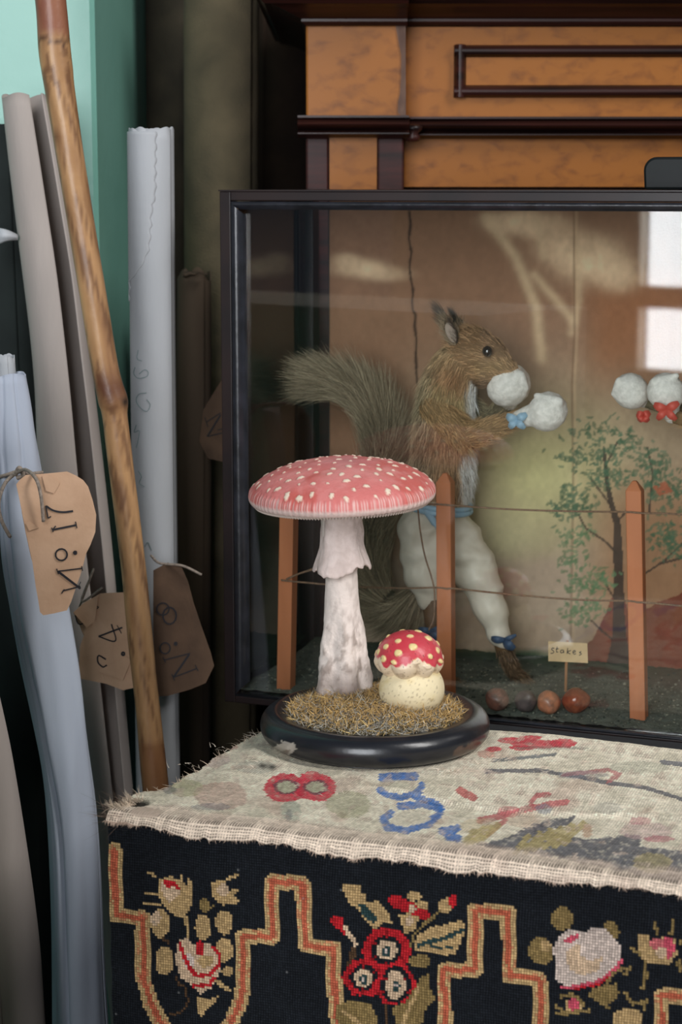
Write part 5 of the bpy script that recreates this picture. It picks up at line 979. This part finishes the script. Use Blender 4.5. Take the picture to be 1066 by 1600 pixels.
# small toadstool
d2 = float((onL(643, 1075, YU) - CAM)[1]); K2 = d2 / F; b0 = onL(643.5, 1076, YU)
prof = [(K2 * 51.5 * max(.02, math.sin(a)) ** .82, -K2 * 45 * math.cos(a)) for a in np.linspace(.03, math.pi * .86, 50)]
v, f = lathe(b0, prof, 140, fn=lambda r, z, A: (r * (1 + .03 * np.sin(A * 2 + 1) + .02 * (fbm(A * 3, z * 120, 3) - .5)), z)); v = np.asarray(v); q = proj(v); nb = fbm(q[:, 0] / 3, q[:, 1] / 3, 5); na = fbm(q[:, 0] / 18, q[:, 1] / 14, 8)
c = np.repeat(rgb(232, 216, 178)[None], len(v), 0); k = sstep(.66, .74, nb)[:, None] * .55; c = c * (1 - k) + rgb(140, 118, 92)[None] * k; k = sstep(.5, .7, na)[:, None] * .4; c = c * (1 - k) + rgb(206, 180, 112)[None] * k; c = c * (1 - (sstep(1085, 1116, q[:, 1]) * .35)[:, None]) + rgb(176, 150, 108)[None] * (sstep(1085, 1116, q[:, 1]) * .35)[:, None]
sst = build('small_stem', v, f, mat_attr('cream_plaster', .6, .35, .2, 500), orn, smooth=True, col=c); sst['label'] = 'round cream bulb stem'
b1 = onL(639.5, 1030, YU); NA = 220; rows_ = 70
prof = [(K2 * 54 * math.sin(a) ** .9, K2 * (46 if a < math.pi / 2 else 33) * math.cos(a)) for a in np.linspace(.02, math.pi * .80, rows_)]
pr_ = np.array(prof); A, I = np.meshgrid(np.arange(NA) / NA * 2 * math.pi, np.arange(rows_)); Rr, Zz = pr_[I, 0].copy(), pr_[I, 1].copy()
phi = I / rows_; lump = sstep(.52, .66, phi) * (1 - sstep(.86, 1, phi)); sca = np.abs(np.sin(A * 4.5 + .6 * np.sin(A * 2))) ; Rr += lump * K2 * (5 * sca - 2.0); Zz -= lump * K2 * (6 * (1 - sca) * -1)
x, y = Rr * np.cos(A), Rr * np.sin(A); edge = .60 + .07 * np.sin(A * 4.5 + .6 * np.sin(A * 2) + 1.5) + .10 * (vn(A * 4, 0 * A, 4) - .5) + .05 * (vn(A * 14, phi * 8, 6) - .5)
n2 = fbm(x * 300, Zz * 300, 5)
col_ = np.zeros((rows_, NA, 3)) + rgb(200, 62, 74); k = (sstep(.5, .8, n2) * .3)[..., None]; col_ = col_ * (1 - k) + rgb(206, 92, 92) * k
dr_ = np.stack([np.sin(phi * math.pi * .8) * np.cos(A), np.sin(phi * math.pi * .8) * np.sin(A), np.cos(phi * math.pi * .8)], -1)
hb = np.zeros_like(Rr)
sp_ = []
for tr in range(3000):
    d = RNG.normal(size=3); d /= np.linalg.norm(d)
    if d[2] > -.05 and all(d @ b_ < math.cos(.37) for b_ in sp_): sp_.append(d)
    if len(sp_) > 44: break
for i, d in enumerate(sp_):
    an_ = np.arccos(np.clip(dr_ @ d, -1, 1)) / RNG.uniform(.08, .14); an_ = an_ * (1 + .25 * (vn(A * 8, phi * 14, i) - .5)); s_ = sstep(1.1, .85, an_)[..., None]; col_ = col_ * (1 - s_) + rgb(232, 208, 146) * s_; hb += .0009 * sstep(1.1, .6, an_)
k = sstep(edge - .015, edge + .015, phi)[..., None]; col_ = col_ * (1 - k) + (rgb(230, 208, 178) * (1 - .5 * sstep(.6, .75, n2)[..., None]) + rgb(150, 120, 90) * .5 * sstep(.6, .75, n2)[..., None]) * k
sp2 = (vn(A * 30, phi * 60, 12) > .93)[..., None] * .7; col_ = col_ * (1 - sp2) + rgb(70, 46, 44) * sp2
Rr += hb * np.sin(phi * 2.5); Zz += hb * np.cos(phi * 2.5)
v = np.stack([Rr * np.cos(A), Rr * np.sin(A), Zz], 2).reshape(-1, 3) + b1
i_ = np.arange(rows_ - 1)[:, None] * NA; j_ = np.arange(NA)[None]; fq = np.stack([i_ + j_, i_ + (j_ + 1) % NA, i_ + NA + (j_ + 1) % NA, i_ + NA + j_], -1).reshape(-1, 4)
sc3 = build('small_cap', v, fq, mat_attr('glossy_red_paint', .38, .45, .15, 400, coat=.15), sst, smooth=True, col=np.clip(col_.reshape(-1, 3), 0, .9)); sc3['label'] = 'small domed red cap with cream spots and lumpy edge'
print('stem', ps, 'small', ps2, 'dep', dep)
